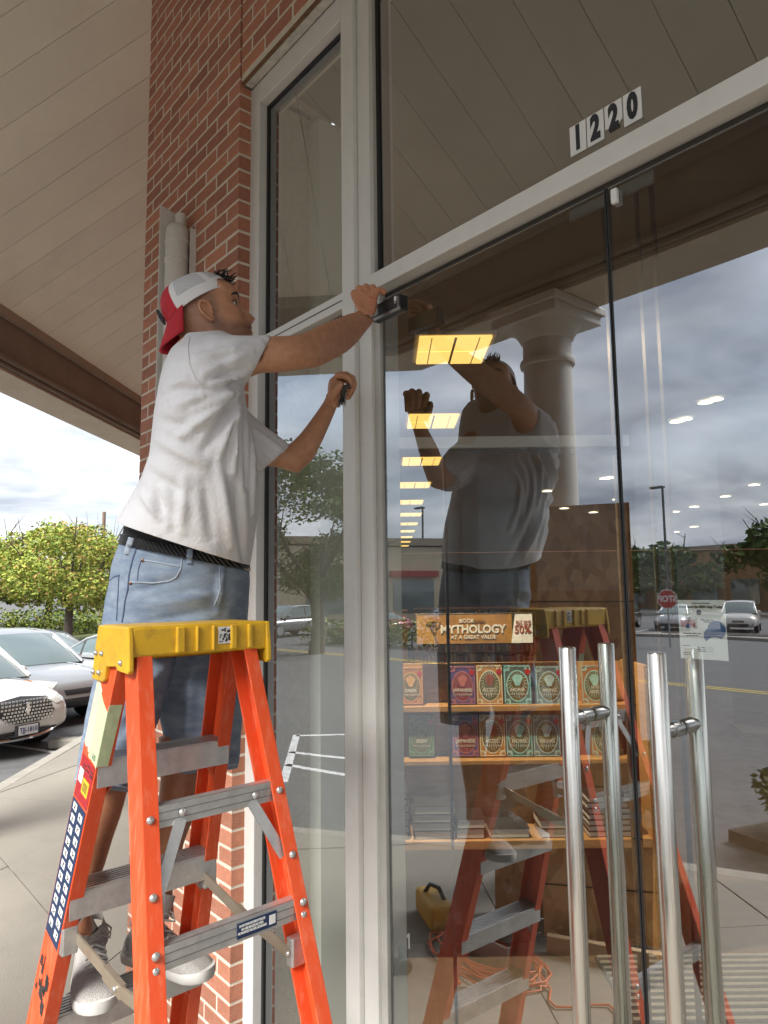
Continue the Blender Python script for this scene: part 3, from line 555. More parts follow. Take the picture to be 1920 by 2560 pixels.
for si,(x0,x1,n,top,lb) in enumerate([(120,290,7,1140,'at the far left of the bottom shelf'),(315,558,4,1220,'second on the bottom shelf'),(570,735,2,1240,'third on the bottom shelf'),(765,1003,1,1230,'with an embossed dark cover on the bottom shelf'),(1070,1262,2,1300,'beside the left door handle on the bottom shelf'),(1350,1600,7,1165,'at the right end of the bottom shelf')]):
    a0=ga(x0,1300,DB-.2); a1=ga(x1,1300,DB-.2); zt_=gpx(x0,top,DB-.2)[2]; h=(zt_-zs)/n
    if si in (2,3,4): h=min(h,.05)
    for k in range(n):
        j=r3.uniform(-.008,.008); t=thing('stacked_book',hd((a0+a1)/2,DB-.1,zs+k*h),(['top','second','third','fourth','fifth','sixth','seventh'][n-1-k]+(' pale-paged book in the stack ' if k==n-1 else ' book down in the stack ')+lb) if n>1 else 'single pale-paged book '+lb,'book','book stack '+lb)
        gbox('pages',pagem,a0+.004+j,a1-.004+j,DB-.205,DB-.02,zs+k*h+.003,zs+(k+1)*h-.004,t); gbox('cover',dkcov,a0+j,a1+j,DB-.21,DB-.015,zs+(k+1)*h-.004,zs+(k+1)*h-.0005,t); gbox('cover',dkcov,a0+j,a1+j,DB-.21,DB-.015,zs+k*h+.0005,zs+k*h+.003,t)
# sign on top of the bookcase
sg=thing('shop_sign',gpx(680,268),'gold MYTHOLOGY offer sign standing on the bookcase','sign')
goldm=M('sign_gold',(.40,.20,.055),.5,var=.35,vs=5); SB=DB-.02
a0=ga(328,170,SB);a1=ga(1030,170,SB);z0=gpx(700,266,SB)[2];z1=gpx(700,78,SB)[2]; am=ga(900,170,SB)
gbox('frame',M('sign_frame',(.03,.028,.026),.4),a0,a1,SB,SB+.03,z0,z1,sg,.003); gbox('gold_panel',goldm,a0+.008,am,SB-.003,SB-.0005,z0+.009,z1-.008,sg)
s=MB(); s.prism([hd(am-.006,SB-.004,z0+.009),hd(a1-.008,SB-.004,z0+.009),hd(a1-.008,SB-.004,z1-.008),hd(am+.02,SB-.004,z1-.008)],HEAD*.002); s.build('white_panel',paper,sg)
sw=M('sign_white',(.75,.72,.66),.6); smar=M('sign_maroon',(.33,.045,.04),.6); sbr=M('sign_brown',(.13,.05,.015),.6)
def st(t,x,y,sz,mat,b=0,al='CENTER',sx=1,sh_=0): text(t,sz,gpx(x,y,SB)-HEAD*.006,R0,(0,0,1),mat,sg,'lettering',bold=b,align=al,sx=sx,shear=sh_)
st('BOOK',632,124,.030,sw,.0004);st('Annex',700,126,.028,sbr,0,sh_=.4);st('MYTHOLOGY',668,174,.064,sw,.0022,sx=.93);st('AT A GREAT VALUE',672,220,.029,sw,.0006);st('BUY ONE,',968,128,.020,smar);st('GET ONE',968,145,.020,smar);st('50%',962,176,.062,smar,.0008,sx=.9);st('OFF',1004,190,.014,smar)
s=MB(); rt=rng(8); c0=gpx(455,262,SB)-HEAD*.005
def limb(p,an,l,w,d):
    q=p+R0*math.cos(an)*l+np.array([0,0,1.])*math.sin(an)*l; s.bar(p,q,np.cross(HEAD,q-p),w,.0006)
    if d>0:
        for k in range(3): limb(q,an+rt.uniform(-.75,.75),l*.68,w*.66,d-1)
limb(c0,math.pi/2+.2,.05,.006,4); s.build('printed_tree',sbr,sg)
# shelving deeper in the shop
spm=[M('spines_%d'%i,c,.7,var=.5,vs=30,stretch=(9,9,.6)) for i,c in enumerate([(.30,.16,.10),(.12,.16,.22),(.38,.34,.24),(.2,.06,.05)])]
for i,(a_,b_,w_) in enumerate([(-.1,16,1.2),(2.2,17.5,3.0)]):
    t=thing('shop_shelf',hd(a_,b_,0),['low bookshelf deep in the shop at the left','long bookshelf deep in the shop','wooden bookshelf behind the right door','wooden bookshelf at the far right inside'][i],'bookshelf','bookshelves on the sales floor')
    H_=1.5; gbox('back_panel',wood,a_-w_/2,a_+w_/2,b_+.28,b_+.3,.01,H_,t)
    for k in range(5):
        gbox('shelf',wood,a_-w_/2,a_+w_/2,b_,b_+.28,.08+k*.345,.10+k*.345,t)
        if k<4:
            s=MB(); x=a_-w_/2+.02
            while x<a_+w_/2-.05:
                w2=r3.uniform(.02,.05); h2=r3.uniform(.2,.29); s.obox(hd(x+w2/2,b_+.12,.102+k*.345+h2/2),R0,HEAD,(0,0,1),w2/2-.001,.1,h2/2); s.cur=r3.randrange(4); x+=w2
            s.build('book_row',spm,t)['kind']='stuff'
mat_=thing('entrance_mat',onZ(1850,2480,0),'ribbed grey entrance mat on the floor inside the right door','mat'); mc=onZ(1900,2520,0)
s=MB(); s.obox((mc[0],mc[1],.006),R0,HEAD,(0,0,1),.62,.45,.005); s.build('backing',M('mat_dark',(.05,.05,.05),.9),mat_)
s=MB()
for k in range(17): s.obox((*(mc[:2]+HEAD[:2]*(-.43+.054*k)),.015),R0,HEAD,(0,0,1),.61,.012,.006)
s.build('ribs',M('mat_rib',(.25,.24,.22),.6,var=.2,vs=30),mat_)['kind']='stuff'
# house number
hn=thing('house_number',(-.87,.04,2.97),'white stickers reading 1220 on the glass over the doors','house number')
for i,dg in enumerate('1220'):
    x0=-.966+.0495*i; s=MB(); s.box(x0+.0015,x0+.0475,.0395,.0413,2.972+(0 if i!=2 else .02),3.05)
    if i==2: s=MB(); s.prism([(x0+.0015,.0395,2.992),(x0+.03,.0395,2.985),(x0+.0475,.0395,2.999),(x0+.0475,.0395,3.05),(x0+.0015,.0395,3.05)],(0,.0018,0))
    s.build('number_sticker',M('sticker_white',(.82,.81,.78),.4,dirt=(.5,.5,.47),dirts=60,dirta=.2),hn)
    text(dg,.083,(x0+.0245,.0388,3.011),(1,0,0),(0,0,1),ink,hn,'numeral',ext=.0004,bold=.0050,sx=.60)
# round pipe cover on the pier
PX,PY=-2.955,-.118
pc_=thing('pipe_cover',(PX,PY,2.5),'white round pipe cover with two bands fixed to the brick pier','pipe')
pcm=M('pipe_white',(.66,.63,.58),.5,var=.05,vs=6,dirt=(.40,.37,.32),dirts=12,dirta=.3)
s=MB(); s.lathe([(.0,3.585),(.02,3.583),(.04,3.57),(.05,3.55),(.052,3.535),(.052,2.45)],(PX,PY,0),28); s.build('pipe',pcm,pc_,True)
s=MB(); s.lathe([(.024,3.57),(.024,3.625),(.022,3.628),(.0,3.628)],(PX+.01,PY+.01,0),20); s.build('pipe_stub',pcm,pc_,True)
for z in (3.485,3.40,2.62): s=MB(); s.lathe([(.052,z),(.056,z+.002),(.056,z+.014),(.052,z+.016)],(PX,PY,0),28); s.build('band',pcm,pc_,True)
s=MB(); s.prism([(PX-.072,-.172,2.45),(PX-.072,-.056,2.45),(PX-.072,-.056,3.66),(PX-.072,-.172,3.69)],(-.006,0,0)); s.build('side_flange',pcm,pc_); s=MB(); s.prism([(PX+.06,-.085,2.45),(PX+.06,-.056,2.45),(PX+.06,-.056,3.55),(PX+.06,-.085,3.55)],(.005,0,0)); s.build('side_flange',pcm,pc_)
# ================================================================= STEPLADDER
orange=M('ladder_fibreglass',(.72,.085,.022),.42,var=.07,vs=14,bump=.05,bs=200,dirt=(.80,.38,.24),dirts=60,dirta=.30,stretch=(1,1,.22))
alu=M('ladder_aluminium',(.55,.545,.53),.38,.75,var=.14,vs=18,bump=.12,bs=70,dirt=(.27,.26,.25),dirts=14,dirta=.45)
yel=M('ladder_cap_yellow',(.68,.40,.022),.42,var=.1,vs=16,bump=.08,bs=90,dirt=(.33,.19,.04),dirts=22,dirta=.55)
zincm=M('spreader_zinc',(.50,.43,.33),.35,.7,var=.15,vs=20)
rivm=M('rivet',(.55,.54,.52),.35,.8)
LPX,LPY,LPS=-1.585,-.672,R(92.5); ZC=1.834; EA=np.array([math.cos(LPS),math.sin(LPS),0]); EB=np.array([-math.sin(LPS),math.cos(LPS),0]); LO=np.array([LPX,LPY,0.]); UZ=np.array([0,0,1.])
def LP(a,b_,z): return LO+EA*a+EB*b_+UZ*z
def far(s_,z,da=0,db=0): d=ZC-z; da+=.020 if s_<0 else 0; return LP(s_*(.138+.060*d+da),.010+.300*d+db,z)
def near(s_,z,da=0,db=0): d=ZC-z; da+=.014 if s_<0 else 0; return LP(s_*(.135+.064*d+da),-.034-.293*d-db,z)
lad=thing('stepladder',(LPX,LPY,0),'orange fibreglass stepladder with yellow top cap under the worker','ladder')
def rail(fn,s_,zt,depth,fl,name):
    # C channel: web outside, flanges turned inward
    s=MB(); z0,z1=.012,zt; p0,p1=fn(s_,z0),fn(s_,z1); d=(p1-p0)/np.linalg.norm(p1-p0); out=EA*s_; out=out-d*(out@d); out/=np.linalg.norm(out); bb=np.cross(d,out); t=.0042
    prof=[(0,-depth/2),(0,depth/2),(-fl,depth/2),(-fl,depth/2-t),(-t,depth/2-t),(-t,-depth/2+t),(-fl,-depth/2+t),(-fl,-depth/2)]
    s.loft([[p+out*u+bb*v for u,v in prof] for p in (p0,p1)]); return s.build(name,orange,lad,bevel=.0012)
RF,RN=.088,.066
rails=[rail(far,-1,ZC-.03,RF,.034,'rail'),rail(far,1,ZC-.03,RF,.034,'rail'),rail(near,-1,ZC-.03,RN,.034,'rail'),rail(near,1,ZC-.03,RN,.034,'rail')]
def rivets(pts,n,parent,r=.0085,name='rivet'):
    for p in pts: s=MB(); s.lathe([(r,0),(r,.0015),(r*.75,.0045),(r*.3,.0062),(.0005,.0065)],p,14,n); s.build(name,rivm,parent,True)
for fn in (far,near):
    for s_ in (-1,1): s=MB(); p=fn(s_,.0); s.obox(p+UZ*.018-EA*s_*.015,EA,EB,UZ,.024,.05,.018); s.build('foot',blk,lad,bevel=.004)
# steps on the far side
for k in range(1,6):
    z=ZC-.297*k; a,c=far(-1,z,-.004),far(1,z,-.004); st_=MB(); dv=(c-a)/np.linalg.norm(c-a); dp=.042
    st_.obox((a+c)/2-UZ*.004,dv,EB,UZ,np.linalg.norm(c-a)/2,dp,.004); st_.obox((a+c)/2-EB*(dp-.002)-UZ*.03,dv,EB,UZ,np.linalg.norm(c-a)/2,.0022,.026); st_.obox((a+c)/2+EB*(dp-.002)-UZ*.03,dv,EB,UZ,np.linalg.norm(c-a)/2,.0022,.026)
    st=st_.build('step',alu,lad)
    g=MB()
    for i in range(7): g.obox((a+c)/2-EB*(.036-.012*i)+UZ*.0015,dv,EB,UZ,np.linalg.norm(c-a)/2-.002,.0032,.0018)
    g.build('tread_ridge',alu,st)
    for s_ in (-1,1):
        q=far(s_,z-.028); rivets([q+EA*s_*.0-EB*(RF/2)+EA*(-s_)*.016],-EB,lad)
        b1=far(s_,z-.05,-.055,-.03); b2=far(s_,z-.115,-.012,-.03); s=MB(); s.bar(b1,b2,EB,.010,.0016); s.build('step_brace',alu if k%2==0 else orange,lad)
# braces on the near side
for k,(z,zh) in enumerate(((1.462,.021),(1.228,.021),(.75,.021),(.35,.021))):
    a,c=near(-1,z,-.03,.026),near(1,z,-.03,.026); dv=(c-a)/np.linalg.norm(c-a); L_=np.linalg.norm(c-a)/2+.004
    s=MB(); s.obox((a+c)/2,dv,EB,UZ,L_,.0022,zh); s.obox((a+c)/2+EB*.012+UZ*(zh-.002),dv,EB,UZ,L_,.012,.002); s.obox((a+c)/2+EB*.012-UZ*(zh-.002),dv,EB,UZ,L_,.012,.002); br=s.build('rear_brace',alu,lad)
    for gz in (-.008,.008): s=MB(); s.obox((a+c)/2-EB*.0026+UZ*gz,dv,EB,UZ,L_-.004,.0006,.0007); s.build('groove',M('groove_dark',(.2,.2,.2),.5,.5),br)
    for s_ in (-1,1):
        q=near(s_,z,-.015,RN/2+.001); n_=-EB
        rivets([q] if k==0 else [q+UZ*.013,q-UZ*.013],n_,lad)
        if k==0:
            rivets([near(s_,z,-.085 if s_<0 else -.075,.030)],-EB,br); b1=near(s_,z-.01,-.085,.024); b2=near(s_,z-.13,-.03,.024); s=MB(); s.bar(b1,b2,EA,.012,.0016); s.build('diagonal_brace',alu,lad); rivets([near(s_,z-.13,-.015,RN/2+.001)],-EB,lad)
# navy warning sticker on the lower brace
z=1.228; a,c=near(-1,z,-.03,.026),near(1,z,-.03,.026); dv=(c-a)/np.linalg.norm(c-a); nav=M('sticker_navy',(.012,.03,.085),.4); stw=M('sticker_print_white',(.72,.72,.70),.5)
cen=a+dv*.205-EB*.0034; s=MB(); s.obox(cen,dv,EB,UZ,.047,.0006,.0145); sk=s.build('warning_sticker',nav,lad)
for i,(t_,v) in enumerate((('DO NOT STAND OR SIT BELOW THIS LEVEL',.0085),('NO USE BRACES AS STEPS',.0015),('NE MONTEZ PAS SUR LES BARRES',-.005))): text(t_,.0062,cen-EB*.0012+UZ*v-dv*.012,dv,UZ,stw,sk,'sticker_text',ext=.0002,sx=.5 if i==0 else .72,bold=.0003)
s=MB(); s.obox(cen+dv*.036-EB*.001,dv,EB,UZ,.0075,.0004,.009); s.build('pictogram',stw,sk)
# spreaders
for s_,zf,zn in ((-1,1.135,1.12),(1,1.19,1.135)):
    p=far(s_,zf,-.036,-.05); q=near(s_,zn,-.036,-.02); mid=p*.42+q*.58-UZ*.012; s=MB(); s.bar(p,mid,EA,.0022,.0125); sp=s.build('spreader',zincm,lad); s=MB(); s.bar(mid+EA*s_*.005,q,EA,.0022,.0125); s.build('spreader',zincm,lad)
    s=MB(); d_=(mid-p)/np.linalg.norm(mid-p); s.bar(p+d_*.16,mid+d_*.02,EA,.006,.0145); s.build('lock_sleeve',zincm,sp)
    rivets([mid-EA*.007,p-EA*.004,q-EA*.004],-EA,sp,.006); 
    for fn,zc_ in ((far,zf),(near,zn)):
        c_=fn(s_,zc_,-.020,-.02 if fn is near else -.045); s=MB(); s.obox(c_,EA,EB,UZ,.018,.012,.030); s.build('hinge_bracket',alu,lad,bevel=.004)
# moulded cap
cap=MB(); cap.obox(LP(0,-.006,ZC-.012),EA,EB,UZ,.168,.082,.012); cap.obox(LP(0,-.0845,ZC-.034),EA,EB,UZ,.166,.004,.032); cap.obox(LP(0,.0725,ZC-.042),EA,EB,UZ,.166,.004,.042)
cp_=cap.build('top_cap',yel,lad,bevel=.006)
for s_ in (-1,1):
    prof=[(-.088,-.001),(.074,-.001),(.092,-.06),(.104,-.118),(.098,-.122),(.04,-.124),(.03,-.118),(.024,-.09),(-.03,-.086),(-.034,-.094),(-.090,-.098),(-.097,-.092),(-.096,-.06)]
    s=MB(); s.prism([LP(s_*.163,b_,ZC+z) for b_,z in prof],EA*s_*.012); s.build('cap_end',yel,lad,bevel=.003)
    rivets([LP(s_*.1755,b_,ZC+z) for b_,z in ((.045,-.062),(.078,-.062),(.058,-.104),(.09,-.104),(-.058,-.076))],EA*s_,lad,.0062)
for a_,w_ in ((-.058,.010),(-.018,.003),(.022,.003),(.074,.008),(.118,.006)): s=MB(); s.obox(LP(a_,-.0895,ZC-.033),EA,EB,UZ,w_,.006,.028); s.build('cap_rib',yel,lad,bevel=.003)
s=MB(); s.obox(LP(.052,-.0898,ZC-.028),EA,EB,UZ,.017,.0006,.019); ck=s.build('cap_sticker',stw,lad); s=MB()
rk=rng(2)
for i in range(26): s.obox(LP(.052+rk.uniform(-.013,.013),-.0907,ZC-.028+rk.uniform(-.015,.015)),EA,EB,UZ,rk.uniform(.0008,.003),.0003,rk.uniform(.0008,.003))
s.build('sticker_print',ink,ck)['kind']='stuff'
# labels and tape on the left front rail (web faces away from the wall)
zr0,zr1=.02,ZC-.03; p0,p1=far(-1,zr0),far(-1,zr1); rd=(p1-p0)/np.linalg.norm(p1-p0); ro=-EA; ro=ro-rd*(ro@rd); ro/=np.linalg.norm(ro); rbv=np.cross(rd,ro)
if rbv@EB<0: rbv=-rbv
def weblab(z0,z1,b0,b1,mat,name,parent=lad,h=.0005,poly=None):
    def q(t,v): return far(-1,z0+(z1-z0)*t)+rbv*(b0+(b1-b0)*v)+ro*.0004
    pl=poly or [(0,0),(1,0),(1,1),(0,1)]
    s=MB(); s.prism([q(t,v) for t,v in pl],ro*h); return s.build(name,mat,parent)
lb=weblab(1.125,1.435,-.040,.040,nav,'warning_label')
s=MB(); s2=MB()
for i in range(11):
    for j in (0,1):
        z_=1.14+i*.0265+(.008 if j else 0); c_=far(-1,z_+.008)+rbv*(-.019+.038*j)+ro*.0012; s.obox(c_,rbv,rd,ro,.011,.0085,.0003)
        c2=c_+ro*.0005; s2.obox(c2+rbv*rk.uniform(-.004,.004),rbv,rd,ro,.0014,.006,.0003); s2.obox(c2+rd*rk.uniform(-.004,.004)+rbv*rk.uniform(-.005,.005),(rbv+rd)/1.414,(rd-rbv)/1.414,ro,.0012,.004,.0003)
s.build('pictogram_panel',stw,lb)['kind']='stuff'; s2.build('pictogram',ink,lb)['kind']='stuff'
redm=M('label_red',(.38,.02,.025),.45,var=.1,vs=90); lb2=weblab(1.44,1.535,-.040,.038,redm,'duty_label'); ylm=M('label_yellow',(.75,.48,.03),.45)
s=MB(); s.obox(far(-1,1.478)+rbv*(-.012)+ro*.0014,rbv,rd,ro,.018,.017,.0004); s.build('label_patch',ylm,lb2); s=MB(); s.obox(far(-1,1.492)+rbv*.022+ro*.0014,rbv,rd,ro,.012,.016,.0004); s.build('label_patch',stw,lb2)
s=MB()
for i in range(7): s.obox(far(-1,1.51+.0035*(i%5))+rbv*(-.03+.022*(i%3))+ro*.0014,rbv,rd,ro,.008,.0011,.0003)
for i in range(5): s.obox(far(-1,1.470+.004*i)+rbv*(-.012)+ro*.0022,rbv,rd,ro,.012,.0008,.0003)
s.build('label_print',ink,lb2)['kind']='stuff'
tapeg=M('masking_tape_green',(.50,.60,.36),.75,var=.1,vs=40,bump=.15,bs=60); tapeb=M('masking_tape_beige',(.66,.58,.42),.75,var=.06,vs=40)
jag=[(0,.0)]+[(.03+.03*rk.random(),v/8) for v in range(1,8)]+[(.06,1),(.95,1),(.86,.55),(.80,0)]
weblab(1.548,1.715,.004,.040,tapeb,'masking_tape',h=.0008,poly=[(.05,0),(.0,.2),(.06,.45),(.03,.7),(.08,1),(.98,1),(.93,.6),(.84,0)])
weblab(1.535,1.690,-.0445,.006,tapeg,'masking_tape',h=.0011,poly=jag)
# the tape folds over the flange
s=MB(); q=[far(-1,z_)-rbv*.0449+ro*.001 for z_ in (1.54,1.675)]; s.prism([q[0],q[1],q[1]-ro*.03,q[0]-ro*.026],-rbv*.0008); s.build('masking_tape',tapeg,lad)
text('10',.02,far(-1,1.552)+rbv*-.024+ro*.0022,-rbv,rd,M('pencil',(.10,.16,.12),.8),lad,'tape_writing',ext=.0002); 
wrm=M('worn_black',(.03,.028,.027),.8); s=MB()
for i in range(16): 
    c_=far(-1,1.02+rk.uniform(-.05,.05))+rbv*rk.uniform(-.03,.03)+ro*.0008; s.obox(c_,rbv,rd,ro,rk.uniform(.002,.008),rk.uniform(.006,.018),.0003)
s.build('worn_patch',wrm,lad)['kind']='stuff'
# ================================================================= THE WORKER
from mathutils.bvhtree import BVHTree
UZ=np.array([0,0,1.])
def zp(org,sc): return lambda x,y,r: onR(org[0]+x*sc,org[1]+y*sc,r)
Z3=zp((260,640),.4822); Z2=zp((560,700),.2411); Z6=zp((780,680),.1719); ZS=zp((0,0),1.0)
def ringpair(pl,pr,dep,n=28,ex=2.0,dv=None):
    c=(pl+pr)/2; lat=(pr-pl)/2; d=(c-CC) if dv is None else dv; d=d-lat*((d@lat)/(lat@lat)); d=d/np.linalg.norm(d)*dep; o=[]
    for j in range(n):
        t=2*math.pi*j/n; cx=math.cos(t); sx=math.sin(t); o.append(c+lat*math.copysign(abs(cx)**(2/ex),cx)+d*math.copysign(abs(sx)**(2/ex),sx))
    return o
def pairs(mb,Z,secs,ex=2.0,n=28):
    mb.loft([ringpair(Z(a,b_,r),Z(c,d,r2),dep,n,ex) for (a,b_,c,d,r,r2,dep) in secs])
def remesh(mb,vox,smooth=6,fac=.5):
    o=bpy.data.objects.new('tmp',mb.mesh('tmp')); COL.objects.link(o)
    bm=bmesh.new(); bm.from_mesh(o.data); bmesh.ops.recalc_face_normals(bm,faces=bm.faces); bmesh.ops.triangulate(bm,faces=bm.faces); bm.to_mesh(o.data); bm.free()
    m_=o.modifiers.new('r','REMESH'); m_.mode='VOXEL'; m_.voxel_size=vox
    if smooth: m2=o.modifiers.new('s','SMOOTH'); m2.iterations=smooth; m2.factor=fac
    dg=bpy.context.evaluated_depsgraph_get(); me=bpy.data.meshes.new_from_object(o.evaluated_get(dg)); bpy.data.objects.remove(o); return me
def getv(me): a=np.empty(len(me.vertices)*3); me.vertices.foreach_get('co',a); return a.reshape(-1,3)
def getn(me): a=np.empty(len(me.vertices)*3); me.vertices.foreach_get('normal',a); return a.reshape(-1,3)
def setv(me,v): me.vertices.foreach_set('co',v.ravel()); me.update()
def segd(v,a,c):
    d=c-a; t=np.clip(((v-a)@d)/(d@d),0,1); return np.linalg.norm(v-a-t[:,None]*d,axis=1),t
def folds(me,sc_,lst,noise_amp=0,noise_s=(1,1,1),k=1.0):
    v=getv(me); n=getn(me); h=np.zeros(len(v)); tr=bvh(me)
    for (x0,y0,x1,y1,_a,_b,w_,amp) in lst:
        A=(sc_[0]+x0*sc_[2],sc_[1]+y0*sc_[2]); B=(sc_[0]+x1*sc_[2],sc_[1]+y1*sc_[2]); q=line_on(tr,[A,B],0,8)
        if len(q)<3: continue
        q=np.array(q); d=np.min(np.linalg.norm(v[:,None,:]-q[None,:,:],axis=2),axis=1) if len(v)*len(q)<6e6 else np.min(np.stack([np.linalg.norm(v-p,axis=1) for p in q]),axis=0)
        m=np.argmin(np.stack([np.linalg.norm(v-p,axis=1) for p in q]),axis=0)/(len(q)-1); h+=k*amp*(np.exp(-(d/w_)**2)-.45*np.exp(-(d/(w_*2.2))**2))*np.sin(np.clip(m,.06,.94)*math.pi)**.5
    if noise_amp:
        h+=np.array([mnoise.noise(Vector((p[0]*noise_s[0],p[1]*noise_s[1],p[2]*noise_s[2])))+.5*mnoise.noise(Vector((p[0]*noise_s[0]*2.3,p[1]*noise_s[1]*2.3+9,p[2]*noise_s[2]*2.3))) for p in v])*noise_amp
    setv(me,v+n*h[:,None])
def setcol(me,cols,name='Col'):
    at=me.color_attributes.new(name,'FLOAT_COLOR','POINT'); c=np.ones((len(me.vertices),4)); c[:,:3]=cols; at.data.foreach_set('color',c.ravel())
def bvh(me): return BVHTree.FromPolygons([tuple(p) for p in getv(me)],[tuple(f.vertices) for f in me.polygons])
def hit(tr,x,y,off=0):
    d=Vector(ray(x,y)).normalized(); h=tr.ray_cast(Vector(CC),d); 
    if h[0] is None: return None
    nn=h[1] if h[1].dot(d)<0 else -h[1]
    return np.array(h[0]+nn*off)
def line_on(tr,pts,off=0,step=6):
    o=[]
    for (a,c) in zip(pts[:-1],pts[1:]):
        n=max(1,int(math.hypot(c[0]-a[0],c[1]-a[1])/step))
        for i in range(n): 
            q=hit(tr,a[0]+(c[0]-a[0])*i/n,a[1]+(c[1]-a[1])*i/n,off)
            if q is not None: o.append(q)
    q=hit(tr,*pts[-1],off)
    if q is not None: o.append(q)
    return o
man=thing('person',(-1.88,-.66,.945),'person in white T-shirt, jean shorts and backward cap standing on the stepladder','person')
# --- skin material driven by painted-in skin tones (stubble, hair fade, lips)
def skinmat():
    mt=bpy.data.materials.new('skin'); mt.use_nodes=True; nt=mt.node_tree; N=nt.nodes; L=nt.links; b=N['Principled BSDF']
    at=N.new('ShaderNodeAttribute'); at.attribute_name='Col'; tc=N.new('ShaderNodeTexCoord'); no=N.new('ShaderNodeTexNoise'); no.inputs['Scale'].default_value=55; no.inputs['Detail'].default_value=5; L.new(tc.outputs['Object'],no.inputs['Vector'])
    mr=N.new('ShaderNodeMapRange'); mr.inputs['From Min'].default_value=.3; mr.inputs['From Max'].default_value=.7; mr.inputs['To Min'].default_value=.86; mr.inputs['To Max'].default_value=1.12; L.new(no.outputs[0],mr.inputs[0])
    sc=N.new('ShaderNodeVectorMath'); sc.operation='SCALE'; L.new(at.outputs['Color'],sc.inputs[0]); L.new(mr.outputs[0],sc.inputs['Scale']); L.new(sc.outputs[0],b.inputs['Base Color'])
    b.inputs['Roughness'].default_value=.48; b.inputs['Subsurface Weight'].default_value=.12; b.inputs['Subsurface Radius'].default_value=(.012,.005,.003); b.inputs['Subsurface Scale'].default_value=.5
    n2=N.new('ShaderNodeTexNoise'); n2.inputs['Scale'].default_value=420; n2.inputs['Detail'].default_value=3; L.new(tc.outputs['Object'],n2.inputs['Vector']); bu=N.new('ShaderNodeBump'); bu.inputs['Strength'].default_value=.12; bu.inputs['Distance'].default_value=.003; L.new(n2.outputs[0],bu.inputs['Height']); L.new(bu.outputs[0],b.inputs['Normal'])
    return mt
skin=skinmat(); SKIN=np.array([.50,.245,.14])
# --- limbs
bd=MB()
armR=[(470,590,330,960,1.80,1.80,.044),(560,588,480,958,1.80,1.80,.045),(680,583,650,950,1.80,1.81,.045),(790,568,810,925,1.815,1.82,.044),(900,525,960,902,1.845,1.84,.043),(1040,455,1110,832,1.885,1.88,.043),(1180,398,1270,745,1.945,1.94,.040),(1290,352,1390,640,2.0,2.0,.034),(1385,322,1490,510,2.045,2.045,.028),(1425,290,1560,420,2.075,2.07,.025)]
pairs(bd,Z2,armR)
armL=[(790,900,760,1050,2.07,2.07,.045),(870,945,815,1085,2.085,2.085,.044),(935,985,900,1095,2.095,2.095,.042),(968,972,1005,1127,2.10,2.10,.040),(1015,925,1085,1055,2.11,2.11,.037),(1060,868,1135,955,2.12,2.12,.035),(1105,805,1178,858,2.135,2.135,.029),(1140,752,1208,785,2.15,2.15,.025),(1150,725,1215,745,2.15,2.15,.025)]
pairs(bd,Z3,armL)
legR=[(220,1840,345,1850,1.98,1.98,.06),(212,1900,330,1915,1.97,1.97,.056),(202,1973,317,1985,1.97,1.97,.053),(190,2040,302,2040,1.975,1.975,.055),(180,2100,281,2100,1.98,1.98,.053),(176,2160,263,2160,1.985,1.985,.045),(174,2235,237,2235,1.985,1.985,.034),(172,2290,230,2290,1.985,1.985,.033),(165,2340,232,2340,1.985,1.985,.036)]
pairs(bd,ZS,legR)
legL=[(395,1840,520,1830,2.08,2.08,.06),(402,1900,512,1900,2.08,2.08,.055),(400,1960,505,1960,2.08,2.08,.052),(393,2018,495,2018,2.085,2.085,.054),(383,2096,464,2096,2.09,2.09,.047),(376,2174,440,2174,2.095,2.095,.036),(376,2230,432,2230,2.095,2.095,.033),(372,2290,436,2290,2.095,2.095,.036)]
pairs(bd,ZS,legL)
# inner trunk so the body is one continuous figure
pairs(bd,ZS,[(440,905,560,890,1.90,1.90,.12),(405,1010,585,1000,1.91,1.91,.14),(400,1150,590,1150,1.93,1.93,.14),(360,1330,580,1360,1.98,1.98,.11),(310,1470,585,1480,2.03,2.03,.13),(285,1600,585,1600,2.04,2.04,.14)])
pairs(bd,ZS,[(290,1600,400,1600,2.0,2.0,.08),(250,1750,370,1750,1.99,1.99,.075),(225,1850,340,1855,1.98,1.98,.062)]); pairs(bd,ZS,[(450,1600,570,1600,2.09,2.09,.075),(450,1750,560,1750,2.09,2.09,.07),(420,1850,530,1840,2.085,2.085,.06)])
bd.tube([ZS(480,900,1.9),ZS(560,905,1.82),Z2(330,770,1.80)],[.07,.06,.05],14); bd.tube([ZS(520,930,1.95),ZS(575,1040,2.06),Z3(740,965,2.075),Z3(800,985,2.08)],[.07,.045,.042,.044],14)
# neck
HO=onR(524,800,1.945); yw=R(10); pt_=R(15); hf0=R0*math.cos(yw)+HEAD*math.sin(yw); hf=hf0*math.cos(pt_)+UZ*math.sin(pt_); hu=UZ*math.cos(pt_)-hf0*math.sin(pt_); hs=np.cross(hf,hu)
def HP(x,y,z): return HO+hf*x+hs*y+hu*z
bd.tube([HP(-.022,0,-.02),HP(-.03,0,-.075),ZS(492,880,1.905),ZS(490,960,1.9)],[.056,.058,.058,.055],20)
bodyme=remesh(bd,.0065,5)
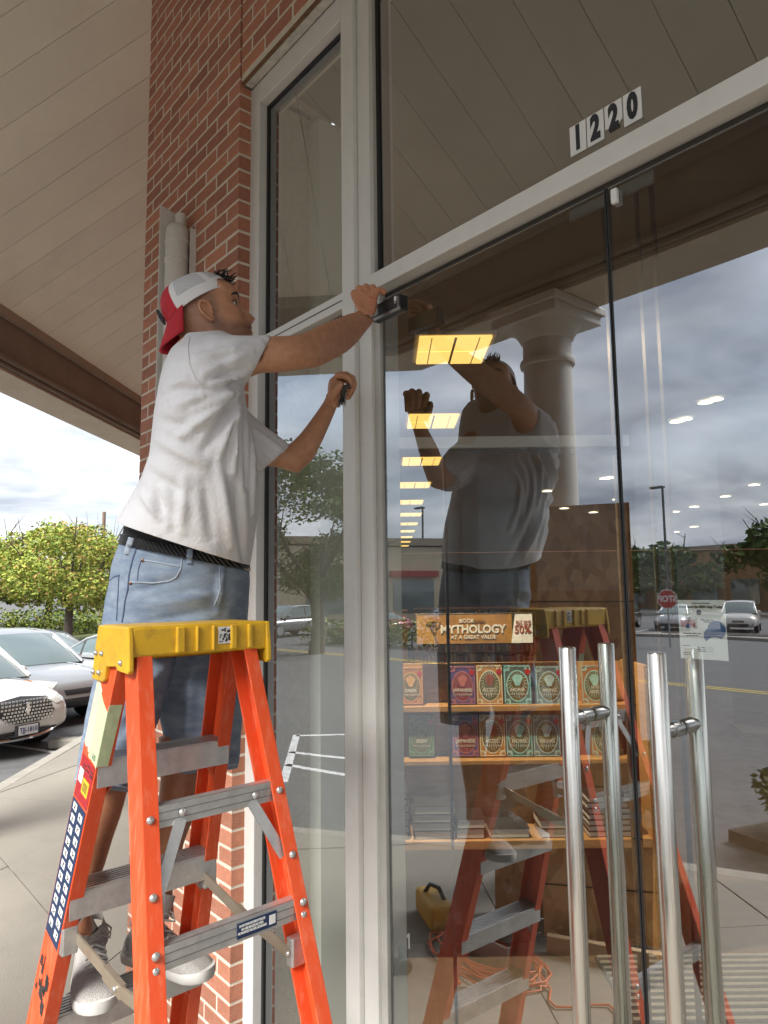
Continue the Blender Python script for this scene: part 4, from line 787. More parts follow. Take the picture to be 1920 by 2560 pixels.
# --- hands
def hand_tubes(h,wr,palm,fingers,thumb,Z):
    for pl,pr,dep in palm: pass
hb=MB()
pairs(hb,Z6,[(700,610,900,640,2.055,2.05,.023),(640,520,930,570,2.07,2.06,.022),(600,430,950,480,2.085,2.075,.020),(585,340,945,390,2.095,2.085,.020),(600,280,930,300,2.10,2.09,.018),(680,235,905,240,2.105,2.10,.014)],2.4,20)
for kx,ky,q in ((885,232,0),(785,222,1),(690,246,2),(612,312,3)):
    l=1-.1*q if q!=1 else 1.05
    hb.tube([Z6(kx+20,ky+80,2.088),Z6(kx,ky,2.10),Z6(kx-2,ky-12,2.122),Z6(kx+6,ky+18*l,2.142),Z6(kx+24,ky+60*l,2.15),Z6(kx+44,ky+95*l,2.146)],[.011,.0118,.0102,.0092,.0085,.0065],12)
hb.tube([Z6(870,400,2.07),Z6(930,290,2.075),Z6(985,262,2.08),Z6(1035,285,2.085),Z6(1068,322,2.09)],[.016,.0125,.0108,.0098,.007],12)
handR=remesh(hb,.0023,4)
hb=MB()
pairs(hb,Z6,[(210,1960,400,1975,2.15,2.15,.022),(215,1860,425,1880,2.15,2.15,.026),(225,1760,455,1790,2.15,2.15,.032),(230,1660,470,1700,2.15,2.15,.036),(250,1570,470,1600,2.15,2.15,.036),(320,1505,460,1530,2.155,2.155,.03)],2.3,20)
for i,(pts) in enumerate(([(345,1520,2.118),(440,1505,2.108),(540,1545,2.104),(572,1620,2.106),(520,1690,2.112),(470,1705,2.12)],[(390,1500,2.14),(490,1496,2.132),(590,1545,2.128),(612,1640,2.13),(560,1740,2.134),(505,1760,2.14)],[(420,1520,2.162),(520,1520,2.155),(605,1590,2.15),(600,1690,2.152),(550,1790,2.155),(500,1800,2.16)],[(420,1560,2.18),(510,1570,2.174),(575,1650,2.17),(570,1740,2.17),(525,1830,2.172),(490,1835,2.176)])):
    hb.tube([Z6(*p) for p in pts],[.0115,.0115,.0105,.010,.0088,.0068],12)
hb.tube([Z6(265,1840,2.128),Z6(330,1740,2.108),Z6(395,1665,2.10),Z6(420,1625,2.098),Z6(428,1600,2.10)],[.017,.0145,.0125,.0115,.008],14)
handL=remesh(hb,.0023,4)
# --- head: rings stacked up the skull
zt=[-.118,-.106,-.098,-.090,-.083,-.076,-.069,-.062,-.056,-.050,-.045,-.040,-.034,-.028,-.022,-.016,-.010,-.004,.002,.008,.014,.020,.026,.032,.038,.044,.052,.060,.070,.080,.090,.100,.110,.118,.124]
fx=np.interp; PF=([-.118,-.106,-.098,-.088,-.077,-.069,-.061,-.055,-.0505,-.044,-.038,-.032,-.02,0,.02,.035,.045,.065,.085,.105,.12,.126],[.052,.074,.087,.096,.098,.094,.1045,.102,.0965,.1075,.103,.097,.095,.092,.087,.088,.0945,.092,.083,.064,.035,.01])
PBk=([-.118,-.08,-.05,-.02,.02,.06,.09,.11,.124],[.072,.075,.084,.093,.099,.097,.082,.058,.02]); PW=([-.118,-.106,-.098,-.085,-.06,-.03,0,.03,.06,.09,.11,.124],[.040,.042,.045,.051,.060,.066,.071,.074,.073,.064,.045,.02])
NH=([-.042,-.037,-.033,-.028,-.022,-.016,-.008,.006,.026,.042],[0,.002,.007,.019,.0265,.0255,.021,.0135,.0045,0]); NW=([-.036,-.026,-.014,.0,.03],[.0155,.0150,.0115,.0085,.0065])
zt=[z if z<.06 else .06+(z-.06)*.86 for z in zt]; nr=72; rings=[]
for z in zt:
    zq=z if z<.06 else .06+(z-.06)/.86; xf,xb,wy=fx(zq,*PF),fx(zq,*PBk),fx(zq,*PW); rg=[]
    for j in range(nr):
        t=2*math.pi*j/nr; t=t-.28*math.sin(2*t)*.5
        c_,s_=math.cos(t),math.sin(t); ex=2.5 if c_>0 else 2.15
        x=(xf if c_>0 else xb)*math.copysign(abs(c_)**(2/ex),c_); y=wy*math.copysign(abs(s_)**(2/ex),s_)
        if c_>0:
            hN=fx(z,*NH); wN=fx(z,*NW); x+=hN*math.exp(-(abs(y)/wN)**2.6)
            if -.042<z<-.010: x+=.009*math.exp(-((abs(y)-.0145)/.006)**2)*math.exp(-((z+.027)/.009)**2)
            g=math.exp(-((abs(y)-.031)/.017)**2-((z-.019)/.012)**2); x-=.0105*g
            g=math.exp(-((abs(y)-.045)/.016)**2-((z+.004)/.014)**2); x+=.004*g
            if z<-.036 and z>-.072: x+=.003*math.exp(-(y/.02)**2)*math.exp(-((z+.052)/.012)**2)-.004*(1-math.exp(-(y/.028)**2))*math.exp(-((z+.052)/.02)**2)
            x+=.0035*math.exp(-((abs(y)-.028)/.02)**2-((z-.043)/.008)**2)
        rg.append((x,y,z))
    rings.append(rg)
hm=MB(); hm.loft(rings); 
def ear(sg):
    e=MB(); n=18; O=(.0,sg*.0725,-.010)
    def q(u,v,o): u,v,o=u*.86,v*.88,o*.9; return (O[0]+u-.12*v, O[1]+sg*o, O[2]+v+.003)
    hel=[(.013,.003,.004),(.013,.014,.006),(.009,.026,.009),(-.001,.032,.013),(-.012,.030,.017),(-.019,.020,.019),(-.021,.006,.019),(-.017,-.008,.017),(-.010,-.019,.013),(-.003,-.027,.010),(.004,-.028,.007),(.008,-.020,.005)]
    e.tube([q(*p) for p in hel],[.003,.0036,.004,.0042,.0042,.004,.0037,.0036,.0042,.0055,.005,.003],8)
    e.tube([q(.004,-.012,.005),q(-.006,-.006,.010),q(-.010,.004,.012),q(-.008,.014,.011),(q(-.001,.021,.009))],[.003,.0035,.0032,.003,.0025],8)
    e.loft([[q(p[0]*k+(-.004)*(1-k),p[1]*k,p[2]*(.25+.6*k)) for p in hel] for k in (1.0,.8,.5,.2)],True); e.tube([q(.012,-.006,.004),q(.010,-.001,.008),q(.012,.006,.004)],[.003,.004,.003],8)
    return e
for sg in (-1,1):
    e=ear(sg); hm.add(e.v,e.f)
# local head colours
HL=np.array(hm.v); nv=len(HL)
col=np.tile(SKIN,(nv,1))
def sms(a,b_,v): t=np.clip((v-a)/(b_-a),0,1); return t*t*(3-2*t)
X,Yh,Zh=HL[:,0],np.abs(HL[:,1]),HL[:,2]; isear=np.zeros(nv,bool); isear[len(zt)*nr:]=True
beard=sms(-.028,-.05,Zh-.35*(np.maximum(0,.05-X)))*sms(-.015,.01,X)
beard=np.maximum(beard*.9,np.exp(-((Zh+.0365)/.0045)**2)*sms(.08,.095,X)*(Yh<.03))
side=sms(.018,-.006,X-.25*(Zh-.0))*sms(-.06,-.02,X+.09)*0
burn=np.exp(-((X-.016)/.013)**2)*sms(.03,-.03,-Zh*0+(-.01))*0
burn=np.exp(-((X-.018)/.012)**2)*sms(-.07,-.02,Zh)*sms(.06,.03,Zh)*(Yh>.04)
hair=sms(.012,-.012,X+ .0-.3*np.maximum(0,Zh-.03))*sms(-.07,-.03,Zh)*(1-np.exp(-((X+.004)**2+(Zh+.0)**2)/.0009)*.8)
fade=np.clip(hair*(.55+.45*sms(-.03,.05,Zh))+.0,0,1)
front=sms(.066,.085,Zh-.25*np.maximum(0,.07-X))
lip=np.exp(-((Zh+.043)/.0055)**2)*(X>.078)*(Yh<.024)+np.exp(-((Zh+.060)/.006)**2)*(X>.078)*(Yh<.022)
mth=np.exp(-((Zh+.0505)/.0028)**2)*(X>.074)*(Yh<.025)
DK=np.array([.075,.048,.034]); 
for f_,c_,k_ in ((beard*.55,DK,1),(burn*.62,DK,1),(fade*.72,DK,1),(front*.9,np.array([.03,.02,.016]),1),(np.clip(lip,0,1)*.7,np.array([.34,.115,.09]),1),(mth*.85,np.array([.08,.02,.015]),1)):
    f_=np.where(isear,0,f_); col=col*(1-f_[:,None])+c_*f_[:,None]
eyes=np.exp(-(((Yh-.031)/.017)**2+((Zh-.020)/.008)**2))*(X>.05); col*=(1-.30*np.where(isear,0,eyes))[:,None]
hm.v=[tuple(HP(*p)) for p in HL]
headme=hm.mesh('head'); 
bm=bmesh.new(); bm.from_mesh(headme); bmesh.ops.recalc_face_normals(bm,faces=bm.faces); bm.to_mesh(headme); bm.free()
# one body mesh: trunk, limbs, hands and head joined
allv=[]; allf=[]; allc=[]
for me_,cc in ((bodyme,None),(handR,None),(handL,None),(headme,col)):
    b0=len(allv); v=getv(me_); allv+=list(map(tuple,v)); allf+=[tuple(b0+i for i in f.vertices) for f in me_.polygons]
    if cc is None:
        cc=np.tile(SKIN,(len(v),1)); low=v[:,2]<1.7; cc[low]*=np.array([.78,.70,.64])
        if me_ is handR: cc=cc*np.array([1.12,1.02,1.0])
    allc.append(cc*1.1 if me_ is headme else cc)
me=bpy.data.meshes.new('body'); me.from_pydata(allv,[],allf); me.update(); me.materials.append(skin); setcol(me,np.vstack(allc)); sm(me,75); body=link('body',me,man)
# eyes, brows, nails, hair
eyew=M('eye_white',(.62,.58,.54),.25); eyed=M('eye_dark',(.02,.012,.008),.15); hairm=M('hair_black',(.014,.011,.009),.55,bump=.8,bs=300)
for sg in (-1,1):
    s=MB(); s.ball((0,0,0),.0115,16,10); s.v=[tuple(HP(p[0]+.0685,p[1]+sg*.031,p[2]+.0195)) for p in s.v]; ey=s.build('eye',eyew,body,True)
    s=MB(); s.ball((0,0,0),(.0035,.0056,.0056),12,6); s.v=[tuple(HP(p[0]+.0782,p[1]+sg*.031,p[2]+.0195)) for p in s.v]; s.build('iris',eyed,ey,True)
    s=MB(); s.tube([HP(.0815+.000,sg*.019,.0265),HP(.0815,sg*.028,.0275),HP(.0775,sg*.038,.0265),HP(.070,sg*.0465,.020)],[.002,.0032,.0032,.002],8); s.build('eyelid',M('eyelid_skin',(.24,.10,.055),.5),body,True)
    s=MB(); s.tube([HP(.0915,sg*.013,.0395),HP(.0925,sg*.022,.0435),HP(.0895,sg*.034,.0455),HP(.0815,sg*.046,.0430),HP(.0715,sg*.054,.0365)],[.0022,.0038,.0040,.0034,.0015],10,flat=.55); s.build('eyebrow',hairm,body,True)
nail=M('nail',(.52,.27,.19),.3)
s=MB(); q=[Z6(418,1608,2.0875)+0*UZ]; s.ball((0,0,0),(.0055,.0055,.0075),12,8); c_=Z6(412,1640,2.0885); s.v=[tuple(c_+R0*p[0]+HEAD*p[1]*.25+UZ*p[2]) for p in s.v]; s.build('thumbnail',nail,body,True)
rh=rng(11); s=MB()
for i in range(46):
    x=.058+rh.uniform(-.02,.02); y=rh.uniform(-.03,.035); z=.108-.7*max(0,x-.05)+rh.uniform(-.004,.006); p=np.array([x,y,z]); pts=[p]; d=np.array([.4,rh.uniform(-.5,.5),.8])
    for k in range(5): d=d+np.array([rh.uniform(-.5,.9),rh.uniform(-.6,.6),rh.uniform(-.9,.4)]); d/=np.linalg.norm(d); pts.append(pts[-1]+d*.0072)
    s.tube([HP(*p) for p in pts],[.0022,.0024,.0022,.0019,.0014,.0006],5)
s.build('hair',hairm,man,True)
# --- cap worn backward
capw=M('cap_white',(.78,.78,.78),.8,bump=.15,bs=300); capr=M('cap_red',(.50,.018,.032),.75,var=.06,vs=60,bump=.12,bs=350); capu=M('cap_underbrim',(.16,.02,.02),.85)
def meshfab():
    mt=bpy.data.materials.new('cap_mesh_fabric'); mt.use_nodes=True; nt=mt.node_tree; N=nt.nodes; L=nt.links; b=N['Principled BSDF']; b.inputs['Roughness'].default_value=.8
    tc=N.new('ShaderNodeTexCoord'); v=N.new('ShaderNodeTexVoronoi'); v.inputs['Scale'].default_value=420; v.inputs['Randomness'].default_value=.15; L.new(tc.outputs['Object'],v.inputs['Vector']); r=N.new('ShaderNodeValToRGB'); r.color_ramp.elements[0].position=.25; r.color_ramp.elements[0].color=(.10,.10,.11,1); r.color_ramp.elements[1].position=.45; r.color_ramp.elements[1].color=(.66,.66,.68,1); L.new(v.outputs['Distance'],r.inputs[0]); L.new(r.outputs[0],b.inputs['Base Color']); return mt
capm=meshfab()
tl=math.atan(.34); cu=np.array([-math.sin(tl),0,math.cos(tl)]); cfw=np.array([math.cos(tl),0,math.sin(tl)]); cb_=np.array([-.012,0,.0375])
def CPt(az,el,k=1.0):
    r=math.cos(el)**.60 if el<math.pi/2-.01 else 0; h=math.sin(el)**.9
    fx_=math.cos(az)*r; a_=.1005*k if fx_>0 else .104*k; p=cb_+cfw*fx_*a_+np.array([0,1,0])*math.sin(az)*r*.0835*k+cu*h*(.088+.012*(-math.cos(az))*r)*k
    return HP(*p)
cp=thing('baseball_cap',HP(0,0,.1),'red and white mesh trucker cap worn backward by the worker','cap')
naz,nel=64,16; crown={'mesh_panel':MB(),'sweatband_panel':MB(),'red_panel':MB()}
def which(az,el):
    az=(az+math.pi)%(2*math.pi)-math.pi
    if abs(az)>R(128)-R(26)*el/1.57*0 : return 'red_panel'
    e_=el
    if abs(abs(az)-R(124))<R(5): return 'sweatband_panel'
    if e_<R(17)+R(6)*math.cos(az): return 'sweatband_panel'
    for sa in (R(62),R(0),R(180)):
        if abs(abs(az)-sa)<R(5)+R(2)/max(.2,math.cos(e_)): return 'sweatband_panel'
    if abs(az)<R(42) and e_<R(30): return 'sweatband_panel'
    return 'mesh_panel'
for i in range(naz):
    for j in range(nel):
        a0,a1=2*math.pi*i/naz,2*math.pi*(i+1)/naz; e0,e1=math.pi/2*j/nel,math.pi/2*(j+1)/nel
        crown[which((a0+a1)/2,(e0+e1)/2)].add([CPt(a0,e0),CPt(a1,e0),CPt(a1,e1),CPt(a0,e1)],[(0,1,2,3)])
for k,mm in (('mesh_panel',capm),('sweatband_panel',capw),('red_panel',capr)):
    me=crown[k].mesh(k); bm=bmesh.new(); bm.from_mesh(me); bmesh.ops.remove_doubles(bm,verts=bm.verts,dist=1e-5); bmesh.ops.recalc_face_normals(bm,faces=bm.faces); bm.to_mesh(me); bm.free(); me.materials.append(mm); sm(me); link(k,me,cp)
s=MB(); s.tube([CPt(2*math.pi*i/64,.01,1.004) for i in range(65)],.0022,8,False); s.build('band_edge',capw,cp,True)
s=MB(); g=[]; nu,nv_=17,7
for iv in range(nv_):
    for iu in range(nu):
        u=-1+2*iu/(nu-1); v=iv/(nv_-1); az=math.pi+u*R(62); base=cb_+cu*.004+cfw*math.cos(az)*.1035+np.array([0,math.sin(az)*.0845,0]); 
        ln=.078*v*(1-.22*abs(u)**3); p=base+np.array([-.50,0,-.865])*ln+np.array([.30,0,-.35])*(u*u)*.05*v; g.append(HP(*p))
s.add(g,[(r_*nu+c_,r_*nu+c_+1,(r_+1)*nu+c_+1,(r_+1)*nu+c_) for r_ in range(nv_-1) for c_ in range(nu-1)])
me=s.mesh('brim'); me.materials.append(capr); me.materials.append(capu); bo=link('brim',me,cp); sm(me)
sol=bo.modifiers.new('t','SOLIDIFY'); sol.thickness=.004; sol.offset=0
s=MB(); s.tube([HP(*(cb_+cfw*(-.1075)+np.array([0,.02*k,0])+cu*h)) for k,h in ((-1,.02),(-1,.045),(1,.045),(1,.02),(-1,.02))],.004,6); s.build('badge',M('badge_black',(.02,.02,.03),.6),cp)
# --- T-shirt
shm=M('tshirt_cotton',(.72,.72,.745),.92,var=.03,vs=8,bump=.22,bs=110,sheen=.15)
tb=MB()
pairs(tb,Z3,[(425,400,612,386,1.895,1.895,.085),(412,425,650,405,1.895,1.89,.115),(350,480,700,425,1.895,1.885,.165),(312,560,722,500,1.90,1.885,.195),(284,680,722,630,1.905,1.895,.20),(268,790,735,770,1.915,1.90,.195),(256,900,768,890,1.925,1.91,.19),(240,1030,794,1020,1.94,1.92,.185),(196,1160,805,1180,1.965,1.935,.185),(128,1290,803,1330,1.995,1.95,.19),(76,1385,766,1545,2.02,1.965,.19),(70,1400,752,1622,2.02,1.965,.19)],2.25,40)
pairs(tb,Z3,[(440,470,470,720,1.86,1.86,.10),(560,412,560,715,1.80,1.81,.088),(690,417,650,700,1.785,1.79,.078),(790,420,700,680,1.80,1.795,.070),(864,417,741,658,1.815,1.80,.064),(868,418,746,657,1.815,1.80,.064)],2.1,28)
pairs(tb,Z3,[(560,640,600,1000,1.99,2.0,.10),(690,745,700,1035,2.04,2.04,.085),(765,825,745,1062,2.06,2.06,.075),(840,892,785,1085,2.075,2.075,.066),(930,955,800,1105,2.085,2.085,.060),(962,983,805,1114,2.09,2.09,.058),(965,987,810,1115,2.09,2.09,.058)],2.1,24)
shirt_me=remesh(tb,.007,7)
rf=rng(21); FL=[(700,690,470,800,1.72,1.73,.016,.010),(710,700,400,930,1.72,1.74,.02,.010),(712,710,520,1010,1.72,1.73,.018,-.008),(705,715,600,1050,1.73,1.73,.016,.009),(690,720,672,1120,1.73,1.74,.014,.010),(730,760,735,1200,1.74,1.76,.014,-.008),(765,900,770,1330,1.76,1.78,.014,.008),
 (640,690,350,760,1.72,1.75,.018,.007),(600,700,330,690,1.71,1.75,.016,-.006),(330,760,480,720,1.75,1.72,.014,-.005),(520,600,770,500,1.70,1.73,.012,.006),(540,640,740,580,1.70,1.73,.011,-.006),(560,665,735,620,1.70,1.73,.011,.007),(480,520,820,450,1.71,1.76,.014,.005),(600,470,840,440,1.71,1.77,.012,-.005),
 (300,700,420,640,1.76,1.71,.014,.006),(290,850,470,900,1.76,1.73,.02,-.005),(270,950,520,1080,1.76,1.75,.022,.006),(230,1120,420,1240,1.78,1.77,.022,-.006),(190,1230,330,1390,1.80,1.79,.018,.007),(270,1180,300,1380,1.79,1.79,.018,-.007),(420,1150,400,1430,1.77,1.79,.02,.006),(520,1180,560,1460,1.77,1.79,.02,-.006),(600,1100,660,1500,1.76,1.79,.02,.008),(690,1180,720,1560,1.76,1.80,.018,-.007),
 (780,900,930,1010,2.01,2.02,.012,.005),(770,960,850,1080,2.0,2.01,.012,-.005)]
folds(shirt_me,(260,640,.4822),[(a,b_,c,d,e,f_,w_*.72,am) for (a,b_,c,d,e,f_,w_,am) in FL],.0024,(8,8,5),2.7)
# open the hem and cuffs
bm=bmesh.new(); bm.from_mesh(shirt_me); bm.normal_update()
hA,hB=Z3(70,1400,2.02),Z3(752,1622,1.965); hem_n=np.cross(hB-hA,HEAD); hem_n/=np.linalg.norm(hem_n); hem_n=hem_n if hem_n[2]<0 else -hem_n
g=bm.verts[:]+bm.edges[:]+bm.faces[:]; bmesh.ops.bisect_plane(bm,geom=g,plane_co=hA-hem_n*.010,plane_no=hem_n,clear_outer=True)
bm.to_mesh(shirt_me); bm.free()
shirt_me.materials.clear(); shirt_me.materials.append(shm); sm(shirt_me,80); shirt=link('tshirt',shirt_me,man)
T1=bvh(shirt_me); seam=M('tshirt_seam',(.70,.69,.70),.95)
def z3px(p): return [(260+x*.4822,640+y*.4822) for x,y in p]
for nm,pl in (('shoulder_seam',[(445,420),(436,470),(443,560),(475,640),(520,680),(570,700)]),):
    q=line_on(T1,z3px(pl),.0006); 
    if len(q)>2: s=MB(); s.tube(q,.0016,6); s.build(nm,seam,shirt,True)
# --- jean shorts
def denim():
    mt=bpy.data.materials.new('denim'); mt.use_nodes=True; nt=mt.node_tree; N=nt.nodes; L=nt.links; b=N['Principled BSDF']; b.inputs['Roughness'].default_value=.9
    tc=N.new('ShaderNodeTexCoord'); n1=N.new('ShaderNodeTexNoise'); n1.inputs['Scale'].default_value=15; n1.inputs['Detail'].default_value=8; n1.inputs['Roughness'].default_value=.65; mp=N.new('ShaderNodeMapping'); mp.inputs['Scale'].default_value=(1,1,2.6); L.new(tc.outputs['Object'],mp.inputs[0]); L.new(mp.outputs[0],n1.inputs['Vector'])
    r=N.new('ShaderNodeValToRGB'); e=r.color_ramp.elements; e[0].position=.22; e[0].color=(.15,.21,.32,1); e[1].position=.78; e[1].color=(.42,.49,.58,1); el=e.new(.48); el.color=(.26,.335,.445,1); L.new(n1.outputs[0],r.inputs[0])
    w=N.new('ShaderNodeTexWave'); w.inputs['Scale'].default_value=210; w.inputs['Distortion'].default_value=3.0; w.inputs['Detail'].default_value=2; w.bands_direction='DIAGONAL'; L.new(tc.outputs['Object'],w.inputs['Vector']); mi=N.new('ShaderNodeMixRGB'); mi.blend_type='MULTIPLY'; mi.inputs[0].default_value=.35; L.new(r.outputs[0],mi.inputs[1]); L.new(w.outputs[0],mi.inputs[2]); L.new(mi.outputs[0],b.inputs['Base Color'])
    bu=N.new('ShaderNodeBump'); bu.inputs['Strength'].default_value=.25; bu.inputs['Distance'].default_value=.004; L.new(w.outputs[0],bu.inputs['Height']); L.new(bu.outputs[0],b.inputs['Normal']); return mt
den=denim(); denl=M('denim_edge',(.36,.42,.50),.95,var=.25,vs=60); dend=M('denim_stitch',(.09,.12,.21),.95,var=.3,vs=80)
jb=MB()
pairs(jb,ZS,[(312,1330,618,1398,2.035,1.99,.150),(303,1362,622,1425,2.035,1.99,.158),(283,1420,624,1462,2.04,2.0,.168),(268,1490,622,1510,2.045,2.01,.172),(258,1560,620,1570,2.045,2.02,.170),(250,1625,617,1635,2.04,2.03,.165)],2.3,40)
pairs(jb,ZS,[(252,1590,440,1600,2.0,2.02,.100),(236,1690,428,1690,1.985,2.0,.108),(214,1790,398,1795,1.975,1.985,.104),(196,1880,366,1890,1.97,1.975,.098),(186,1955,338,1975,1.97,1.97,.092),(184,1962,336,1982,1.97,1.97,.090)],2.1,30)
pairs(jb,ZS,[(390,1590,618,1600,2.09,2.08,.100),(388,1690,614,1690,2.09,2.085,.104),(396,1790,608,1790,2.09,2.085,.100),(412,1870,602,1865,2.09,2.085,.096),(430,1932,598,1915,2.09,2.085,.092),(431,1938,597,1921,2.09,2.085,.090)],2.1,30)
jm=remesh(jb,.007,6)
folds(jm,(0,0,1),[(470,1440,300,1490,1.86,1.86,.012,-.004),(560,1480,330,1520,1.86,1.86,.014,.004),(545,1520,320,1570,1.86,1.87,.014,-.004),(560,1400,545,1530,1.84,1.87,.010,.007),(520,1560,330,1600,1.87,1.87,.016,.004),(440,1650,300,1760,1.9,1.88,.016,.005),(430,1700,290,1840,1.9,1.88,.016,-.005),(400,1760,330,1900,1.9,1.88,.014,.005),(480,1650,470,1850,1.98,1.98,.016,.006),(540,1660,530,1880,1.98,1.98,.016,-.005)],.0034,(9,9,9),2.0)
bm=bmesh.new(); bm.from_mesh(jm); bm.normal_update()
g=bm.verts[:]+bm.edges[:]+bm.faces[:]
A_,B_=onR(312,1336,2.035),onR(618,1404,1.99); wn=np.cross(B_-A_,HEAD); wn/=np.linalg.norm(wn); wn=wn if wn[2]>0 else -wn; bmesh.ops.bisect_plane(bm,geom=g,plane_co=A_,plane_no=wn,clear_outer=True)
for (A_,B_) in ((onR(185,1957,1.97),onR(337,1975,1.97)),(onR(430,1932,2.09),onR(598,1916,2.085))):
    cc=(A_+B_)/2; wn=np.cross(B_-A_,HEAD); wn/=np.linalg.norm(wn); wn=wn if wn[2]<0 else -wn
    fs=[f for f in bm.faces if np.linalg.norm((np.array(f.calc_center_median())-cc))<.16 and abs((np.array(f.calc_center_median())-cc)@R0)<.11]; vs_=set(v for f in fs for v in f.verts); es_=set(e for f in fs for e in f.edges)
    bmesh.ops.bisect_plane(bm,geom=fs+list(vs_)+list(es_),plane_co=cc,plane_no=wn,clear_outer=True)
bm.to_mesh(jm); bm.free()
jm.materials.clear(); jm.materials.append(den); sm(jm,80); jeans=link('jean_shorts',jm,man); T2=bvh(jm)
def z4p(p): return [(240+x*.2411,1320+y*.2411) for x,y in p]
def onj(nm,pl,mat,r=.0016,off=.0006):
    q=line_on(T2,z4p(pl),off)
    if len(q)>2: s=MB(); s.tube(q,r,6); return s.build(nm,mat,jeans,True)
onj('pocket_edge',[(885,255),(890,330),(880,420),(830,510),(760,550),(600,570),(470,565),(350,560)],denl,.0020)
onj('pocket_edge',[(470,330),(600,350),(740,375),(870,400)],denl,.0022); onj('pocket_seam',[(470,330),(440,430),(430,545)],dend,.0012)
onj('side_seam',[(425,200),(380,330),(345,480),(330,640),(300,770),(285,900),(270,980)],dend,.002); onj('side_seam',[(240,500),(232,650),(222,800),(215,960)],dend,.0014)
onj('waistband_seam',[(380,190),(600,205),(900,250),(1240,350)],dend,.0014); onj('fly_seam',[(1290,360),(1280,480),(1290,620),(1260,730),(1225,800)],denl,.0017); onj('back_pocket',[(245,490),(190,505),(140,545)],dend,.0014)
for p in ((485,335),(362,572),(905,278)):
    q=hit(T2,*z4p([p])[0],.001)
    if q is not None: s=MB(); s.lathe([(.0045,0),(.0045,.0015),(.002,.003),(.0004,.003)],q,10,-HEAD); s.build('pocket_rivet',M('copper',(.20,.12,.08),.4,.8),jeans,True)
# hems as turned-up bands
for pl,r1 in (([(186,1948),(250,1956),(336,1972)],0),([(430,1926),(520,1920),(597,1910)],0)):
    q=line_on(T2,pl,.0012,4)
    if len(q)>2: s=MB(); s.tube(q,.0022,6); s.build('hem_stitch',denl,jeans,True)
# underwear and belt
ub=MB(); pairs(ub,ZS,[(335,1240,606,1320,2.015,1.97,.150),(312,1335,616,1400,2.033,1.985,.154),(308,1365,616,1425,2.035,1.99,.150)],2.3,40); ub.build('underwear_band',M('underwear_black',(.012,.012,.014),.8),man,True)
def wov():
    mt=bpy.data.materials.new('woven_leather'); mt.use_nodes=True; nt=mt.node_tree; N=nt.nodes; L=nt.links; b=N['Principled BSDF']; b.inputs['Roughness'].default_value=.42; b.inputs['Base Color'].default_value=(.02,.02,.022,1)
    tc=N.new('ShaderNodeTexCoord'); w=N.new('ShaderNodeTexWave'); w.inputs['Scale'].default_value=46; w.bands_direction='DIAGONAL'; L.new(tc.outputs['Object'],w.inputs['Vector']); bu=N.new('ShaderNodeBump'); bu.inputs['Strength'].default_value=1; bu.inputs['Distance'].default_value=.006; L.new(w.outputs[0],bu.inputs['Height']); L.new(bu.outputs[0],b.inputs['Normal']); return mt
blt=MB(); pairs(blt,ZS,[(309,1336,621,1401,2.036,1.988,.158),(307,1337,624,1402,2.036,1.988,.164),(302,1361,626,1427,2.038,1.99,.170),(304,1363,624,1428,2.038,1.99,.160)],2.3,60); belt=blt.build('belt',wov(),man,True); T3=bvh(belt.data)
def patch(tr,poly,mat,nm,par_,th=.003,off=.001):
    q=[hit(tr,*p,off) for p in poly]
    if any(x is None for x in q): return
    s=MB(); s.prism(q,-HEAD*th); return s.build(nm,mat,par_)
for pl in ([(372,40),(420,45),(350,275),(300,270)],[(955,110),(1012,125),(990,375),(935,365)]):
    c=[( (pl[0][0]+pl[1][0])/2+((pl[2][0]+pl[3][0])/2-(pl[0][0]+pl[1][0])/2)*k, (pl[0][1]+pl[1][1])/2+((pl[2][1]+pl[3][1])/2-(pl[0][1]+pl[1][1])/2)*k) for k in np.linspace(.12,1,7)]
    q=[]
    for p in z4p(c):
        a=[x for x in (hit(T3,*p,.0035),hit(T2,*p,.0035)) if x is not None]
        if a: q.append(min(a,key=lambda v: np.linalg.norm(v-CC)))
    if len(q)>2: s=MB(); s.tube(q,[(.0075,.0022)]*len(q),10,ref=R0); s.build('belt_loop',denl if pl[0][0]<500 else den,jeans,True)
silver=M('buckle_silver',(.6,.58,.55),.3,.9); bp=z4p([(1250,205),(1430,245),(1445,340),(1255,335),(1250,205)]); q=[hit(T3,*p,.004) for p in bp]
q=[x for x in q if x is not None]
if len(q)>3: s=MB(); s.tube(q,.0026,8); s.build('buckle',silver,belt,True)
